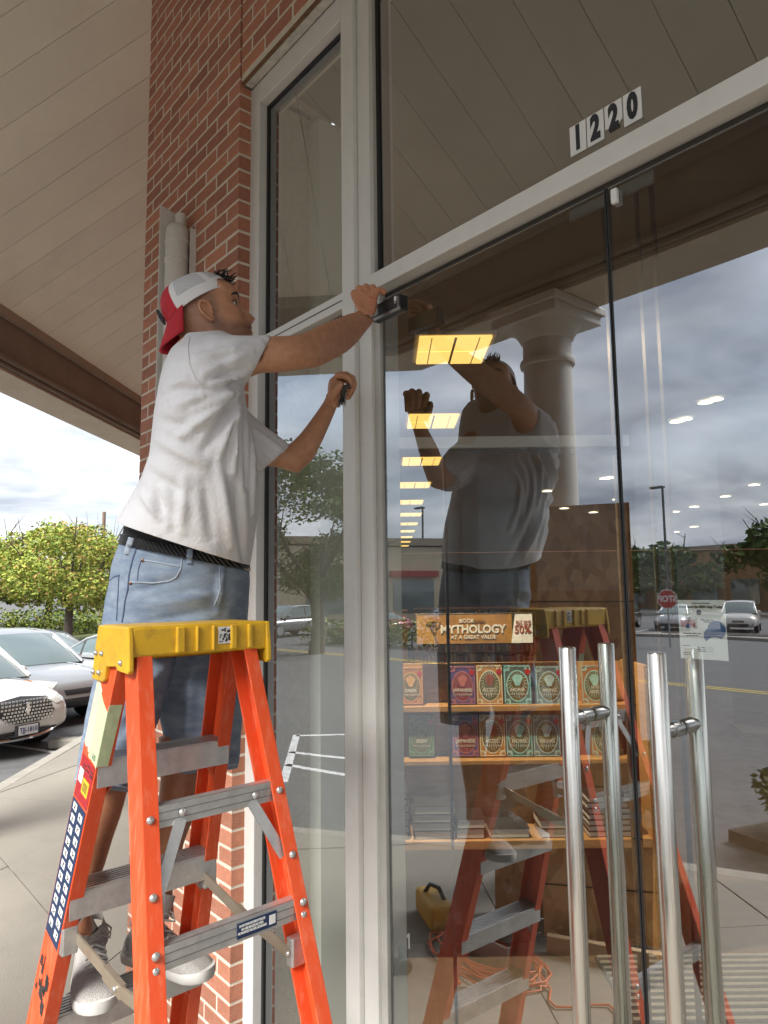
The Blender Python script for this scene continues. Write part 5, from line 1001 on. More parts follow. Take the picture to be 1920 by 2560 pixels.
# --- shoes
shoeg=M('shoe_knit',(.42,.40,.375),.9,var=.12,vs=60,bump=.6,bs=330); shoes_=M('shoe_sole',(.56,.55,.52),.75,var=.08,vs=30,dirt=(.36,.33,.29),dirts=30,dirta=.4); lacem=M('shoe_lace',(.40,.385,.36),.9)
def shoe(heel,toe,zs_,ank,label,flip=1,roll=0.0):
    t=thing('shoe',((heel[0]+toe[0])/2,(heel[1]+toe[1])/2,zs_),label,'shoe','pair of grey knit shoes on the worker')
    h=np.array([*heel,zs_]); f=np.array([*toe,zs_])-h; ln=np.linalg.norm(f); f/=ln; sd_=np.cross(UZ,f)
    SE=[(0,.018,.050),(.03,.027,.066),(.09,.034,.088),(.18,.0375,.104),(.30,.0385,.108),(.40,.040,.096),(.50,.043,.080),(.60,.0465,.067),(.70,.049,.058),(.80,.0485,.052),(.89,.043,.045),(.95,.033,.037),(.985,.021,.030),(1.0,.008,.022)]
    s=MB(); rg=[]
    for u,w_,hh in SE:
        c=h+f*u*ln+sd_*flip*.010*math.sin(u*math.pi)*-1; r_=[]
        for j in range(26):
            a=2*math.pi*j/26; ca,sa=math.cos(a),math.sin(a); y=math.copysign(abs(ca)**.72,ca)*w_; z=.024+(hh-.024)*abs(sa)**.8 if sa>0 else .024-.012*abs(sa)**.5
            if sa>0: y*=1-.25*(abs(sa)**2)*(1 if u<.6 else .3)
            r_.append(c+sd_*y+UZ*z)
        rg.append(r_)
    s.loft(rg); s.build('upper',shoeg,t,True)
    s=MB(); rg=[]
    for zz_,k in ((.0,.93),(.005,1.0),(.014,1.04),(.024,1.02),(.026,.98)):
        r_=[]; 
        for sgn in (1,-1):
            seq=SE if sgn>0 else SE[::-1]
            for u,w_,hh in seq: r_.append(h+f*(u*ln*1.0+ (.006 if u>.5 else -.004)*k)+sd_*(flip*-.010*math.sin(u*math.pi)+sgn*w_*k)+UZ*(zz_+.010*max(0,u-.8)*4*(1 if zz_<.03 else .6)))
        rg.append(r_)
    s.loft(rg); s.build('sole',shoes_,t,True)
    a0=h+f*ln*.23+UZ*.085; a1=np.array(ank,float); ax=a1-a0; ax/=np.linalg.norm(ax)
    s=MB(); s.tube([a0,a0+ax*.025,a0+ax*.055,a0+ax*.075],[(.047,.037),(.044,.036),(.041,.0355),(.0415,.037)],22,ref=f,cap=False); s.build('collar',shoeg,t,True)
    s=MB(); s.tube([h+f*ln*.44+UZ*.086,h+f*ln*.36+UZ*.108,a0+f*.040+ax*.035,a0+f*.042+ax*.088],[(.006,.022),(.006,.023),(.006,.021),(.005,.018)],12,ref=f); s.build('tongue',shoeg,t,True)
    s=MB()
    for k in range(5):
        u=.36+.065*k; zh=np.interp(u,[e[0] for e in SE],[e[2] for e in SE])+.003; w_=.021+.002*k
        p=h+f*ln*u; q0,q1=p-sd_*w_+UZ*(zh-.010),p+sd_*w_+f*.018+UZ*(zh-.012); s.tube([q0,(q0+q1)/2+UZ*.008,q1],.0030,6); q0,q1=p+sd_*w_+UZ*(zh-.010),p-sd_*w_+f*.018+UZ*(zh-.012); s.tube([q0,(q0+q1)/2+UZ*.009,q1],.0030,6)
    k0=h+f*ln*.37+UZ*.118; rl=rng(6)
    for sg in (-1,1):
        s.tube([k0,k0+sd_*sg*.022+UZ*.014+f*.008,k0+sd_*sg*.036+UZ*.004+f*.02,k0+sd_*sg*.032-UZ*.014+f*.032,k0+sd_*sg*.016-UZ*.008+f*.02,k0],.0026,6); s.tube([k0,k0+sd_*sg*.02+UZ*.008+f*.014,k0+sd_*sg*.036-UZ*.010+f*.022],.0024,6)
    s.ball(k0,.007,8,6); s.build('laces',lacem,t,True)
shoe((-2.03,-.715),(-1.755,-.785),.9445,Z3(0,0,2)*0+onR(200,2255,1.985),'left-hand grey knit shoe pointing at the camera on the ladder step',1)
shoe((-1.975,-.640),(-1.725,-.530),.9445,onR(404,2200,2.095),'right-hand grey knit shoe with looped laces beside the brick pier',-1)
# --- what the hands hold
bk=M('device_black',(.012,.012,.013),.35,bump=.1,bs=90); A1=onY(1000,733,-.05); A2=onY(1000,771,-.05); A0=onY(928,760,-.05)
dv_=thing('door_closer',A1,'black door closer bracket held up under the header by the raised hand','door closer')
s=MB(); s.box(A0[0],A1[0],-.052,-.018,A2[2],A1[2]); s.build('body',bk,dv_,bevel=.003); s=MB(); s.box(A0[0],A1[0]+.004,-.056,-.0522,A2[2]-.004,A2[2]+.004); s.box(A1[0]-.008,A1[0]-.004,-.0545,-.0522,A2[2],A1[2]-.008); s.build('edge_strip',steeld,dv_)
s=MB(); s.box(A1[0]-.024,A1[0]-.014,-.0535,-.0522,A1[2]-.018,A1[2]-.004); s.build('sticker',stw,dv_); s=MB(); s.lathe([(.004,0),(.004,.003),(.001,.004)],(A1[0]-.018,-.0522,(A1[2]+A2[2])/2),10,(0,-1,0)); s.build('screw',steeld,dv_,True)
s=MB(); s.box(A0[0],A0[0]+.035,-.0535,-.0522,A2[2]+.012,A1[2]-.014); s.build('latch_plate',steeld,dv_)
br_=thing('brush',Z6(500,1700,2.11),'small black bristle brush gripped in the lower hand','brush'); s=MB(); s.tube([Z6(560,1655,2.098),Z6(470,1680,2.10),Z6(450,1800,2.112)],[.008,.009,.008],8); s.build('handle',bk,br_,True); s=MB(); rq=rng(31)
for i in range(42):
    x0=455+rq.uniform(-22,22); y0=1740+rq.uniform(0,60); dx=rq.uniform(-45,40); s.tube([Z6(x0,y0,2.11+rq.uniform(-.01,.01)),Z6(x0+dx*.4,y0+70,2.11),Z6(x0+dx-14,y0+rq.uniform(110,180),2.112+rq.uniform(-.012,.012))],[.0012,.0011,.0007],4)
s.build('bristles',bk,br_)['kind']='stuff'
# ================================================================= OUTSIDE: cars
glassc=M('car_glass',(.10,.14,.14),.06,spec=.9,coat=.5); tyre=M('tyre_rubber',(.018,.018,.019),.85,bump=.3,bs=60); rimm=M('wheel_rim',(.45,.46,.47),.3,.8); chrome=M('car_chrome',(.72,.72,.72),.12,1.0); plast=M('car_black_plastic',(.03,.03,.032),.6); lampm=M('headlight',(.62,.62,.58),.12,spec=.8,coat=.6,var=.3,vs=20); amber=M('indicator_amber',(.70,.25,.04),.2); platew=M('plate_white',(.66,.67,.68),.5); rdm=M('tail_red',(.35,.01,.012),.2)
def car(kind,paint,loc,rz,label,group='cars parked in the lot',plate=None,detail=True):
    t=thing('parked_car',loc,label,'car',group,rz)
    if kind=='suv':
        ST=[(-2.32,.70,.55,.96),(-2.26,.80,.42,1.03),(-2.1,.87,.32,1.06),(-1.5,.91,.26,1.07),(-.6,.925,.25,1.06),(.3,.925,.25,1.05),(.95,.92,.25,1.04),(1.25,.915,.26,1.02),(1.6,.90,.27,.985),(1.9,.87,.28,.93),(2.08,.82,.30,.87),(2.2,.74,.33,.79),(2.27,.62,.36,.70),(2.30,.50,.42,.62)]
        CB=[(1.12,.86,1.02,1.02,.78),(.35,.84,1.04,1.58,.70),(-.2,.84,1.05,1.66,.68),(-1.0,.84,1.06,1.66,.67),(-1.75,.82,1.06,1.60,.66),(-2.18,.78,1.05,1.08,.70)]; WB=1.36; WR=.36; pil=(.40,-.55,-1.35)
    else:
        ST=[(-2.35,.62,.52,.86),(-2.28,.74,.42,.95),(-2.05,.82,.30,.99),(-1.4,.875,.22,.99),(-.5,.89,.20,.965),(.4,.89,.20,.95),(1.0,.885,.20,.935),(1.4,.875,.21,.89),(1.75,.85,.22,.83),(2.0,.80,.24,.76),(2.15,.72,.27,.69),(2.25,.60,.30,.60),(2.28,.48,.34,.54)]
        CB=[(1.15,.80,.93,.93,.72),(.35,.78,.95,1.36,.62),(-.3,.79,.96,1.44,.60),(-.9,.79,.97,1.42,.60),(-1.75,.74,.97,1.02,.62),(-1.9,.72,.97,.98,.64)]; WB=1.36; WR=.325; pil=(.42,-.32,-1.05)
    s=MB(); n=32; rg=[]
    for x,w_,zb,zt_ in ST:
        r_=[]
        for j in range(n):
            a=2*math.pi*j/n; ca,sa=math.cos(a),math.sin(a); y=math.copysign(abs(ca)**.42,ca)*w_; zc=(zb+zt_)/2; z=zc+math.copysign(abs(sa)**(.62 if sa>0 else .45),sa)*(zt_-zb)/2
            if sa>0: y*=1-.10*sa
            r_.append((x,y,z))
        rg.append(r_)
    s.loft(rg); bo=s.build('body',paint,t,True,local=True); tr=bvh(bo.data)
    # cabin
    s=MB(); rows=[]
    for x,w_,zb,zt_,wr in CB:
        hh=zt_-zb; rows.append([(x,w_,zb-.05),(x,w_*.985,zb+hh*.12),(x,w_+(wr-w_)*.62,zb+hh*.62),(x,wr+.015,zb+hh*.90),(x,wr*.92,zb+hh*.975),(x,wr*.5,zt_+.012),(x,0,zt_+.016),(x,-wr*.5,zt_+.012),(x,-wr*.92,zb+hh*.975),(x,-wr-.015,zb+hh*.90),(x,-(w_+(wr-w_)*.62),zb+hh*.62),(x,-w_*.985,zb+hh*.12),(x,-w_,zb-.05)])
    for i in range(len(rows)-1):
        for j in range(12):
            sidewin=j in (1,2,9,10); screen=i in (0,len(rows)-2) and 2<=j<=9
            if i==len(rows)-2 and kind=='suv' and not (2<=j<=9): sidewin=False
            s.cur=1 if ((sidewin and 0<=i<len(rows)-2+(0)) or screen) else 0
            s.add([rows[i][j],rows[i][j+1],rows[i+1][j+1],rows[i+1][j]],[(0,1,2,3)])
    me=s.mesh('cabin'); me.materials.append(paint); me.materials.append(glassc); me.polygons.foreach_set('material_index',s.mi); bm=bmesh.new(); bm.from_mesh(me); bmesh.ops.remove_doubles(bm,verts=bm.verts,dist=1e-5); bmesh.ops.recalc_face_normals(bm,faces=bm.faces); bm.to_mesh(me); bm.free(); sm(me,35); cab=link('cabin',me,t,True)
    def cb(x,k):  # point on cabin side at x, k 0 belt..1 rail
        xs=[c[0] for c in CB][::-1]; f_=lambda i:np.interp(x,xs,[c[i] for c in CB][::-1]); w_,zb,zt_,wr=f_(1),f_(2),f_(3),f_(4); hh=zt_-zb
        return np.array([x,np.interp(k,[0,.12,.62,.9],[w_,w_*.985,w_+(wr-w_)*.62,wr+.015]),zb+hh*k])
    for sg in (-1,1):
        m_=np.array([1,sg,1])
        s=MB(); s.tube([cb(CB[0][0],.02)*m_,(np.array([*CB[0][:2],CB[0][2]])*m_+cb(CB[1][0],.92)*m_)/2,cb(CB[1][0],.93)*m_],.032,8); s.tube([cb(x,.93)*m_ for x in np.linspace(CB[1][0],CB[-2][0],7)]+[np.array([CB[-1][0],CB[-1][1]*sg,CB[-1][2]])],.035,8); s.build('roof_pillar',paint,t,True,local=True)
        for px_ in pil[1:]: s=MB(); s.tube([cb(px_,.05)*m_,cb(px_-.04,.9)*m_],.03,6); s.build('door_pillar',plast,t,True,local=True)
        s=MB(); s.ball(cb(.78 if kind=='suv' else .85,.12)*m_+np.array([0,sg*.10,.04]),(.07,.11,.07),12,8); s.build('mirror',paint,t,True,local=True)
        for fx_ in (WB,-WB):
            w=MB(); yy=sg*.80; w.lathe([(WR*.62,-.11),(WR*.9,-.115),(WR,-.09),(WR,.09),(WR*.9,.115),(WR*.62,.11)],(fx_,yy,WR),28,(0,1,0)); wh=w.build('wheel',tyre,t,True,local=True)
            w=MB(); w.lathe([(.02,.09),(WR*.25,.10),(WR*.6,.085),(WR*.66,.112)],(fx_,yy,WR),20,(0,sg,0)); w.build('rim',rimm,wh,True,local=True)
            if detail:
                s=MB()
                arc=[(fx_+math.cos(a)*(WR+.055),sg*(.885 if kind=='suv' else .86),WR+math.sin(a)*(WR+.055)) for a in np.linspace(-.25,math.pi+.25,15)]; s.tube(arc,[(.05,.045)]*15,8,ref=(0,sg,0)); s.build('wheel_arch',plast,t,True,local=True)
    if detail:
        for sg in (-1,1):
            s=MB()
            for xd in (pil[0]+.45,pil[1],pil[2]-.1):
                q=[]
                for z in np.linspace(.34,.98,9):
                    h=tr.ray_cast(Vector((xd,sg*3,z)),Vector((0,-sg,0)))
                    if h[0] is not None: q.append(np.array(h[0])+np.array([0,sg*.001,0]))
                if len(q)>2: s.tube(q,.005,4)
            q=[]
            for x in np.linspace(1.15,2.12,10):
                h=tr.ray_cast(Vector((x,sg*(.74-.12*max(0,x-1.7)),3)),Vector((0,0,-1)))
                if h[0] is not None: q.append(np.array(h[0])+np.array([0,0,.001]))
            if len(q)>2: s.tube(q,.005,4)
            s.build('panel_gap',plast,t,local=True)
            s=MB(); s.tube([cb(.15,0)*np.array([1,sg,1])+np.array([0,sg*.03,-.16]),cb(.0,0)*np.array([1,sg,1])+np.array([0,sg*.03,-.16])],.014,6); s.build('door_handle',paint,t,True,local=True)
    def front(poly,mat,nm,off=.008,par_=None,x0=4,dirx=-1):
        P=[]
        def sub(a,c,k): return [(a[0]+(c[0]-a[0])*i/k,a[1]+(c[1]-a[1])*i/k) for i in range(k)]
        pl=[]; 
        for a,c in zip(poly,poly[1:]+poly[:1]): pl+=sub(a,c,4)
        cx=sum(p[0] for p in poly)/len(poly); cz=sum(p[1] for p in poly)/len(poly); R1=[]
        for k in (1.0,.66,.33):
            rr_=[]
            for y,z in pl:
                h=tr.ray_cast(Vector((x0,cx+(y-cx)*k,cz+(z-cz)*k)),Vector((dirx,0,0)))
                rr_.append(np.array(h[0])-np.array([dirx,0,0])*off if h[0] is not None else np.array([ST[-1][0]-.3 if dirx<0 else ST[0][0]+.3,cx+(y-cx)*k,cz+(z-cz)*k]))
            R1.append(rr_)
        s=MB(); s.loft(R1,False); s.add(R1[-1],[tuple(range(len(pl)))]); return s.build(nm,mat,par_ or t,True,local=True)
    if kind=='suv':
        for sg in (-1,1):
            front([(sg*.36,.80),(sg*.60,.845),(sg*.76,.855),(sg*.78,.80),(sg*.70,.72),(sg*.50,.70)],lampm,'headlight',.012); front([(sg*.70,.85),(sg*.77,.865),(sg*.785,.82),(sg*.72,.79)],amber,'indicator',.018)
        if plate:
            gm=front([(-.44,.62),(-.40,.82),(0,.86),(.40,.82),(.44,.62),(.2,.50),(-.2,.50)],M('grille_dark',(.05,.05,.052),.35,.6),'grille',.012)
            s=MB()
            for i in range(15):
                for k in range(7):
                    y=-.385+.055*i+(.0275 if k%2 else 0); z=.53+.045*k
                    if abs(y)<.43-.12*max(0,.62-z)*4:
                        h=tr.ray_cast(Vector((4,y,z)),Vector((-1,0,0)))
                        if h[0] is not None: s.obox(np.array(h[0])+np.array([.018,0,0]),(1,0,0),(0,.8,.6),(0,-.6,.8),.004,.021,.005); s.obox(np.array(h[0])+np.array([.018,0,0]),(1,0,0),(0,.8,-.6),(0,.6,.8),.004,.021,.005)
            s.build('grille_mesh',chrome,gm,local=True)['kind']='stuff'
            h=tr.ray_cast(Vector((4,0,.69)),Vector((-1,0,0)))[0]; s=MB(); s.box(h.x+.012,h.x+.035,-.022,.022,.59,.79); s.box(h.x+.012,h.x+.04,-.035,.035,.66,.70); s.build('emblem',chrome,t,local=True,bevel=.004)
            s=MB(); s.tube([(2.20-.55*abs(y)**2,y,.485+.03*abs(y)) for y in np.linspace(-.7,.7,9)],.022,8); s.build('chrome_strip',chrome,t,True,local=True)
            s=MB(); s.box(2.285,2.33,-.19,.19,.335,.475); s.build('plate_holder',plast,t,local=True,bevel=.01); s=MB(); s.box(2.331,2.336,-.153,.153,.335,.470); pt=s.build('number_plate',platew,t,local=True)
            tx=text(plate,.092,(2.338,0,.402),(0,1,0),(0,0,1),M('plate_ink',(.03,.05,.16),.6),pt,'plate_number',bold=.0015,sx=.9); tx.matrix_parent_inverse=Matrix.Identity(4)
            s=MB(); s.tube([(2.22-.6*abs(y)**2,y,.27) for y in np.linspace(-.8,.8,9)],.03,8); s.build('lower_strip',chrome,t,True,local=True); front([(-.75,.30),(-.75,.40),(.75,.40),(.75,.30)],plast,'lower_grille',.01)
        else:
            front([(-.70,.50),(.70,.50),(.62,.32),(-.62,.32)],plast,'lower_grille',.012); front([(-.30,.66),(.30,.66),(.26,.56),(-.26,.56)],plast,'grille',.012)
            for sg in (-1,1): s=MB(); s.lathe([(.001,0),(.06,.0),(.065,.02)],(2.2,sg*.62,.44),14,(1,0,0)); s.build('fog_lamp',plast,t,True,local=True)
    else:
        for sg in (-1,1): front([(sg*.40,.62),(sg*.62,.68),(sg*.76,.70),(sg*.70,.60),(sg*.50,.55)],lampm,'headlight',.012)
        front([(-.6,.42),(.6,.42),(.5,.30),(-.5,.30)],plast,'grille',.012)
    for sg in (-1,1): front([(sg*.55,.80),(sg*.55,.95),(sg*.74,.95),(sg*.74,.80)],rdm,'tail_light',.012,x0=-4,dirx=1)
    return t
def paintm(n,c,metal=.35): return M('car_paint_'+n,c,.28,metal,coat=.8,var=.02,vs=3)
pw=paintm('white',(.62,.60,.57),0); ps=paintm('silver',(.36,.37,.38),.5); pdk=paintm('black',(.015,.016,.018),.2); pbl=paintm('blue',(.05,.09,.16)); prd=paintm('red',(.22,.02,.02)); pg=paintm('grey',(.16,.17,.18))
CA=R(22); cf_=np.array([math.cos(CA),math.sin(CA)])
def nose(x,y,L=2.3): return (x-cf_[0]*L,y-cf_[1]*L,LZ)
car('suv',pw,nose(-11.45,1.45),CA,'white SUV with a chrome mesh grille nosed up to the kerb',plate='TJJ-1810')
car('suv',ps,nose(-13.6,3.0),R(17),'silver SUV with a clear headlight beside the white SUV')
car('sedan',paintm('silver2',(.42,.44,.45),.4),nose(-14.3,5.9),R(20),'pale silver sedan behind the silver SUV')
car('sedan',pdk,nose(-17.6,4.5),R(20),'black sedan behind the parked silver cars',detail=False)
car('sedan',pw,nose(-20.5,9.0),R(20),'white sedan at the far side of the row, right of the black one',detail=False)
car('sedan',paintm('paleblue',(.42,.48,.52)),(-53,14,LZ),R(100),'pale blue car passing behind the maple and hedge',detail=False)
for i,(x,y,a,kd,pm,lb) in enumerate([(-17.6,-39,70,'suv',pw,'white SUV in the lot, mirrored right of the notice'),(-20.8,-38,72,'sedan',ps,'silver sedan beside the mirrored white SUV'),(-24,-37,75,'suv',pdk,'black SUV mirrored behind the paper notice'),(-27,-36,75,'sedan',ps,'silver sedan mirrored beside the stop sign'),(-34,-33,78,'sedan',pbl,'dark blue sedan mirrored left of the stop sign'),(-33,-19.5,78,'suv',pg,'grey SUV mirrored in the narrow window'),(-26.5,-20,80,'sedan',prd,'dark red sedan mirrored in the narrow window'),(-13.5,-41,70,'sedan',pg,'grey sedan mirrored at the far right')]):
    car(kd,pm,(x,y,LZ),R(a),lb,'cars mirrored in the glass',detail=False)
# ================================================================= OUTSIDE: plants
leafA=[M('leaf_a%d'%i,c,.65,spec=.3) for i,c in enumerate([(.36,.39,.07),(.24,.31,.055),(.13,.20,.04),(.44,.29,.10)])]
leafB=[M('leaf_b%d'%i,c,.65,spec=.3) for i,c in enumerate([(.10,.16,.03),(.065,.115,.025),(.045,.085,.02),(.13,.17,.04)])]
leafH=[M('leaf_h%d'%i,c,.65,spec=.3) for i,c in enumerate([(.22,.27,.045),(.13,.18,.035),(.075,.115,.025),(.28,.29,.06)])]
bark=M('bark',(.10,.08,.065),.95,var=.3,vs=12,bump=.8,bs=40,stretch=(1,1,.25))
def leaves(clumps,per,size,seed,mats,wts,name,parent,flat=.5):
    r=np.random.RandomState(seed); cs=[];
    for (c,rad) in clumps:
        n=int(per*rad*rad); d=r.normal(size=(n,3)); d/=np.linalg.norm(d,axis=1)[:,None]; rr_=rad*(.35+.65*r.rand(n)**.5); p=np.array(c)+d*rr_[:,None]*np.array([1,1,.75]); cs.append(p)
    P=np.vstack(cs); n=len(P); u=r.normal(size=(n,3)); u[:,2]*=flat; u/=np.linalg.norm(u,axis=1)[:,None]; v=np.cross(u,r.normal(size=(n,3))); v/=np.linalg.norm(v,axis=1)[:,None]; s=(size*(.6+.8*r.rand(n)))[:,None]
    V=np.stack([P-u*s,P+v*s*.55,P+u*s,P-v*s*.55],1).reshape(-1,3); me=bpy.data.meshes.new(name); me.vertices.add(4*n); me.vertices.foreach_set('co',V.ravel()); me.loops.add(4*n); me.loops.foreach_set('vertex_index',np.arange(4*n)); me.polygons.add(n); me.polygons.foreach_set('loop_start',np.arange(0,4*n,4)); me.polygons.foreach_set('loop_total',np.full(n,4))
    for m_ in mats: me.materials.append(m_)
    me.polygons.foreach_set('material_index',r.choice(len(mats),n,p=wts)); me.update(calc_edges=True); return link(name,me,parent)
def tree(x,y,H,rad,seed,label,mats=leafA,wts=(.4,.33,.15,.12),trunkh=.28,leaf=.16,nc=34,per=170,group='trees around the lot',bare=0,name='maple_tree'):
    t=thing(name,(x,y,LZ),label,'tree',group); r=rng(seed); s=MB(); th=H*trunkh; b0=np.array([x,y,LZ]); tr_=.035*H
    s.tube([b0,b0+np.array([.02*H,0,th*.5]),b0+np.array([0,.01*H,th])],[tr_*1.25,tr_,tr_*.85],10); cl=[]
    for i in range(8):
        a=2*math.pi*i/8+r.uniform(-.3,.3); e=r.uniform(.35,1.1); l=rad*r.uniform(.6,.95); p0=b0+np.array([0,0,th*r.uniform(.85,1.25)]); p1=p0+np.array([math.cos(a)*l*.5,math.sin(a)*l*.5,l*e*.5]); p2=p1+np.array([math.cos(a)*l*.45,math.sin(a)*l*.45,l*e*.7]); s.tube([p0,p1,p2],[tr_*.5,tr_*.3,tr_*.1],6)
        for k in range(3): q=p1+(p2-p1)*r.uniform(.2,1); s.tube([q,q+np.array([r.uniform(-1,1),r.uniform(-1,1),r.uniform(.1,.9)])*rad*.3],[tr_*.15,tr_*.03],4)
    for k in range(bare):
        a=r.uniform(0,6.28); q=b0+np.array([math.cos(a)*rad*.5,math.sin(a)*rad*.5,H*.8]); s.tube([q,q+np.array([r.uniform(-.4,.4),r.uniform(-.4,.4),1])*rad*.5],[tr_*.12,tr_*.02],4)
    s.build('trunk',bark,t,True); cz=LZ+th+(H-th)*.5; hz=(H-th)*.52
    for i in range(nc):
        a=r.uniform(0,6.28); u=r.uniform(-1,1); q=(1-u*u)**.5*r.uniform(.45,1); cl.append(((x+math.cos(a)*rad*q,y+math.sin(a)*rad*q,cz+u*hz*r.uniform(.7,1)),rad*r.uniform(.13,.32)))
    leaves(cl,per/(rad*rad*.08),leaf,seed,mats,wts,'crown',t); return t
tree(-38.5,9.9,5.7,4.0,1,'yellow-green maple with a dark forked trunk beyond the parked cars',trunkh=.36,nc=56,per=430,leaf=.092,bare=6)
tree(-52,6.5,6.6,4.6,2,'yellowing tree at the left edge behind the maple',nc=44,per=330,leaf=.115,bare=5)
tree(-50,12.0,7.0,3.6,3,'tall tree with reddish top behind the maple',wts=(.28,.30,.14,.28),nc=44,per=330,leaf=.115,bare=8)
tree(-57,18,6.6,4.6,4,'green tree right of the maple near the worker',mats=leafH,wts=(.3,.4,.2,.1),nc=44,per=330,leaf=.115)
tree(-62,11,5.6,4.8,41,'broad pale green tree far behind the hedge',mats=leafH,wts=(.3,.4,.2,.1),nc=40,per=130,leaf=.26)
tree(-22.6,-14.2,7.6,3.4,5,'dark leafy tree mirrored in the narrow window',mats=leafB,wts=(.34,.34,.2,.12),nc=50,per=420,leaf=.085,bare=14)
tree(-30,-13,6.4,3.0,6,'lighter tree mirrored at the left of the narrow window',mats=leafH,wts=(.3,.4,.2,.1),nc=38,per=400,leaf=.085)
rt=rng(77)
for i in range(16):
    x=-92+8.2*i+rt.uniform(-2,2); y=-62-.18*i*4+rt.uniform(-5,5)
    tree(x,y,rt.uniform(6,9.5),rt.uniform(4,5.6),100+i,'tree in the far tree line mirrored low in the doors',mats=leafB,wts=(.34,.34,.2,.12),nc=22,per=90,leaf=.42,group='far tree line across the lot',name='far_tree')
def hedge(a,c,h,w_,label,seed,per=9000,leaf=.09):
    a=np.array(a);c=np.array(c);l=np.linalg.norm(c-a);n=max(2,int(l/.5)); t=thing('hedge',((a[0]+c[0])/2,(a[1]+c[1])/2,LZ),label,'hedge','clipped hedges'); r=rng(seed); cl=[]
    for i in range(n+1):
        for k in range(2):
            p=a+(c-a)*i/n; cl.append(((p[0]+r.uniform(-.2,.2),p[1]+r.uniform(-.2,.2),LZ+h*(.35+.38*k)+r.uniform(-.08,.08)),w_*r.uniform(.85,1.1)))
    leaves(cl,per/40,leaf,seed,leafH,(.35,.35,.15,.15),'foliage',t); s=MB()
    for i in range(0,n+1,2): p=a+(c-a)*i/n; s.tube([(p[0],p[1],LZ),(p[0]+r.uniform(-.1,.1),p[1],LZ+h*.6)],.03,5)
    s.build('stems',bark,t)['kind']='stuff'
hedge((-41,4),(-43.5,10.2),1.5,.75,'long clipped hedge behind the black sedan',50); hedge((-43.8,11),(-45.5,13.6),1.3,.7,'short hedge between the maple trunk and the pole',51); hedge((-45.8,14.2),(-46.5,17),1.3,.7,'hedge piece right of the wooden pole',52)
hedge((-27,-17.2),(-21,-18.8),1.1,.6,'clipped hedge mirrored in the narrow window',53); hedge((-20,-19),(-15,-20.2),1.1,.6,'clipped hedge mirrored behind the window mullion',54)
s=MB(); s.prism([(-36,3,LZ-.1),(-48,2,LZ-.1),(-50,20,LZ-.1),(-42,16,LZ-.1)],(0,0,.13)); tag(s.build('verge',M('grass_verge',(.12,.14,.045),.95,var=.4,vs=2,bump=.6,bs=20)),kind='structure')
s=MB(); s.prism([(-50,2,LZ),(-58,1,LZ),(-62,24,LZ),(-51,22,LZ)],(0,0,.02)); tag(s.build('road',M('road_grey',(.16,.16,.165),.9,var=.1,vs=1)),kind='structure')
polem=M('pole_wood',(.20,.13,.10),.9,var=.2,vs=6); pole=thing('utility_pole',(-47,14.3,LZ),'slim brown pole behind the hedge left of the worker','pole'); s=MB(); s.lathe([(.13,LZ),(.11,7.3)],(-47,14.4,0),12); s.build('shaft',polem,pole,True); s=MB(); s.lathe([(.16,LZ),(.16,.35),(.12,.4)],(-47,14.4,0),12); s.build('footing',kerbm,pole,True)
# planting bed across the walk with shrubs (seen mirrored in the right door)
mulch=M('mulch',(.045,.032,.022),.95,var=.4,vs=14,bump=1,bs=50)
s=MB(); s.prism([(-3.2,-5.3,LZ-.02),(-1.6,-4.85,LZ-.02),(6,-5.6,LZ-.02),(6,-8.2,LZ-.02),(-2.6,-7.2,LZ-.02)],(0,0,.13)); tag(s.build('planting_bed',mulch),kind='structure')
rs=rng(60); lbs=['bushy dark shrub mirrored at the right edge of the right door','tall thin shrub mirrored right of the door pulls','low spreading shrub mirrored near the sidewalk','small shrub at the tip of the planting bed','shrub deeper in the planting bed','rounded shrub behind the camera','low shrub at the bed edge']
for i,(x,y,h) in enumerate([(-1.9,-5.6,.8),(-1.3,-6.2,1.15),(-1.2,-5.3,.55),(-2.5,-5.5,.5),(-.4,-6.0,1.0),(.5,-5.9,.9),(-2.3,-6.6,.6)]):
    t=thing('shrub',(x,y,LZ+.1),lbs[i],'shrub','shrubs in the planting bed'); cl=[((x+rs.uniform(-.35,.35),y+rs.uniform(-.35,.35),LZ+.1+h*rs.uniform(.2,.95)),rs.uniform(.16,.3)) for k in range(16)]; leaves(cl,1400,.05,70+i,leafB,(.4,.3,.15,.15),'foliage',t); s=MB()
    for k in range(7): s.tube([(x,y,LZ+.08),(x+rs.uniform(-.15,.15),y+rs.uniform(-.15,.15),LZ+h*.5),(x+rs.uniform(-.4,.4),y+rs.uniform(-.4,.4),LZ+h*1.05)],[.015,.01,.003],5)
    s.build('stems',bark,t)['kind']='stuff'
isl=[(-19.5,-30.5),(-16,-31.8),(-12,-31.6),(-12,-34.5),(-18,-34.5)]; s=MB(); s.prism([(x,y,LZ-.02) for x,y in isl],(0,0,.16)); tag(s.build('traffic_island',kerbm),kind='structure'); s=MB(); s.prism([(x*.992-.11,y*.996-.12,LZ) for x,y in shrink(isl,.25)],(0,0,.17)); tag(s.build('island_mulch',mulch),kind='structure')
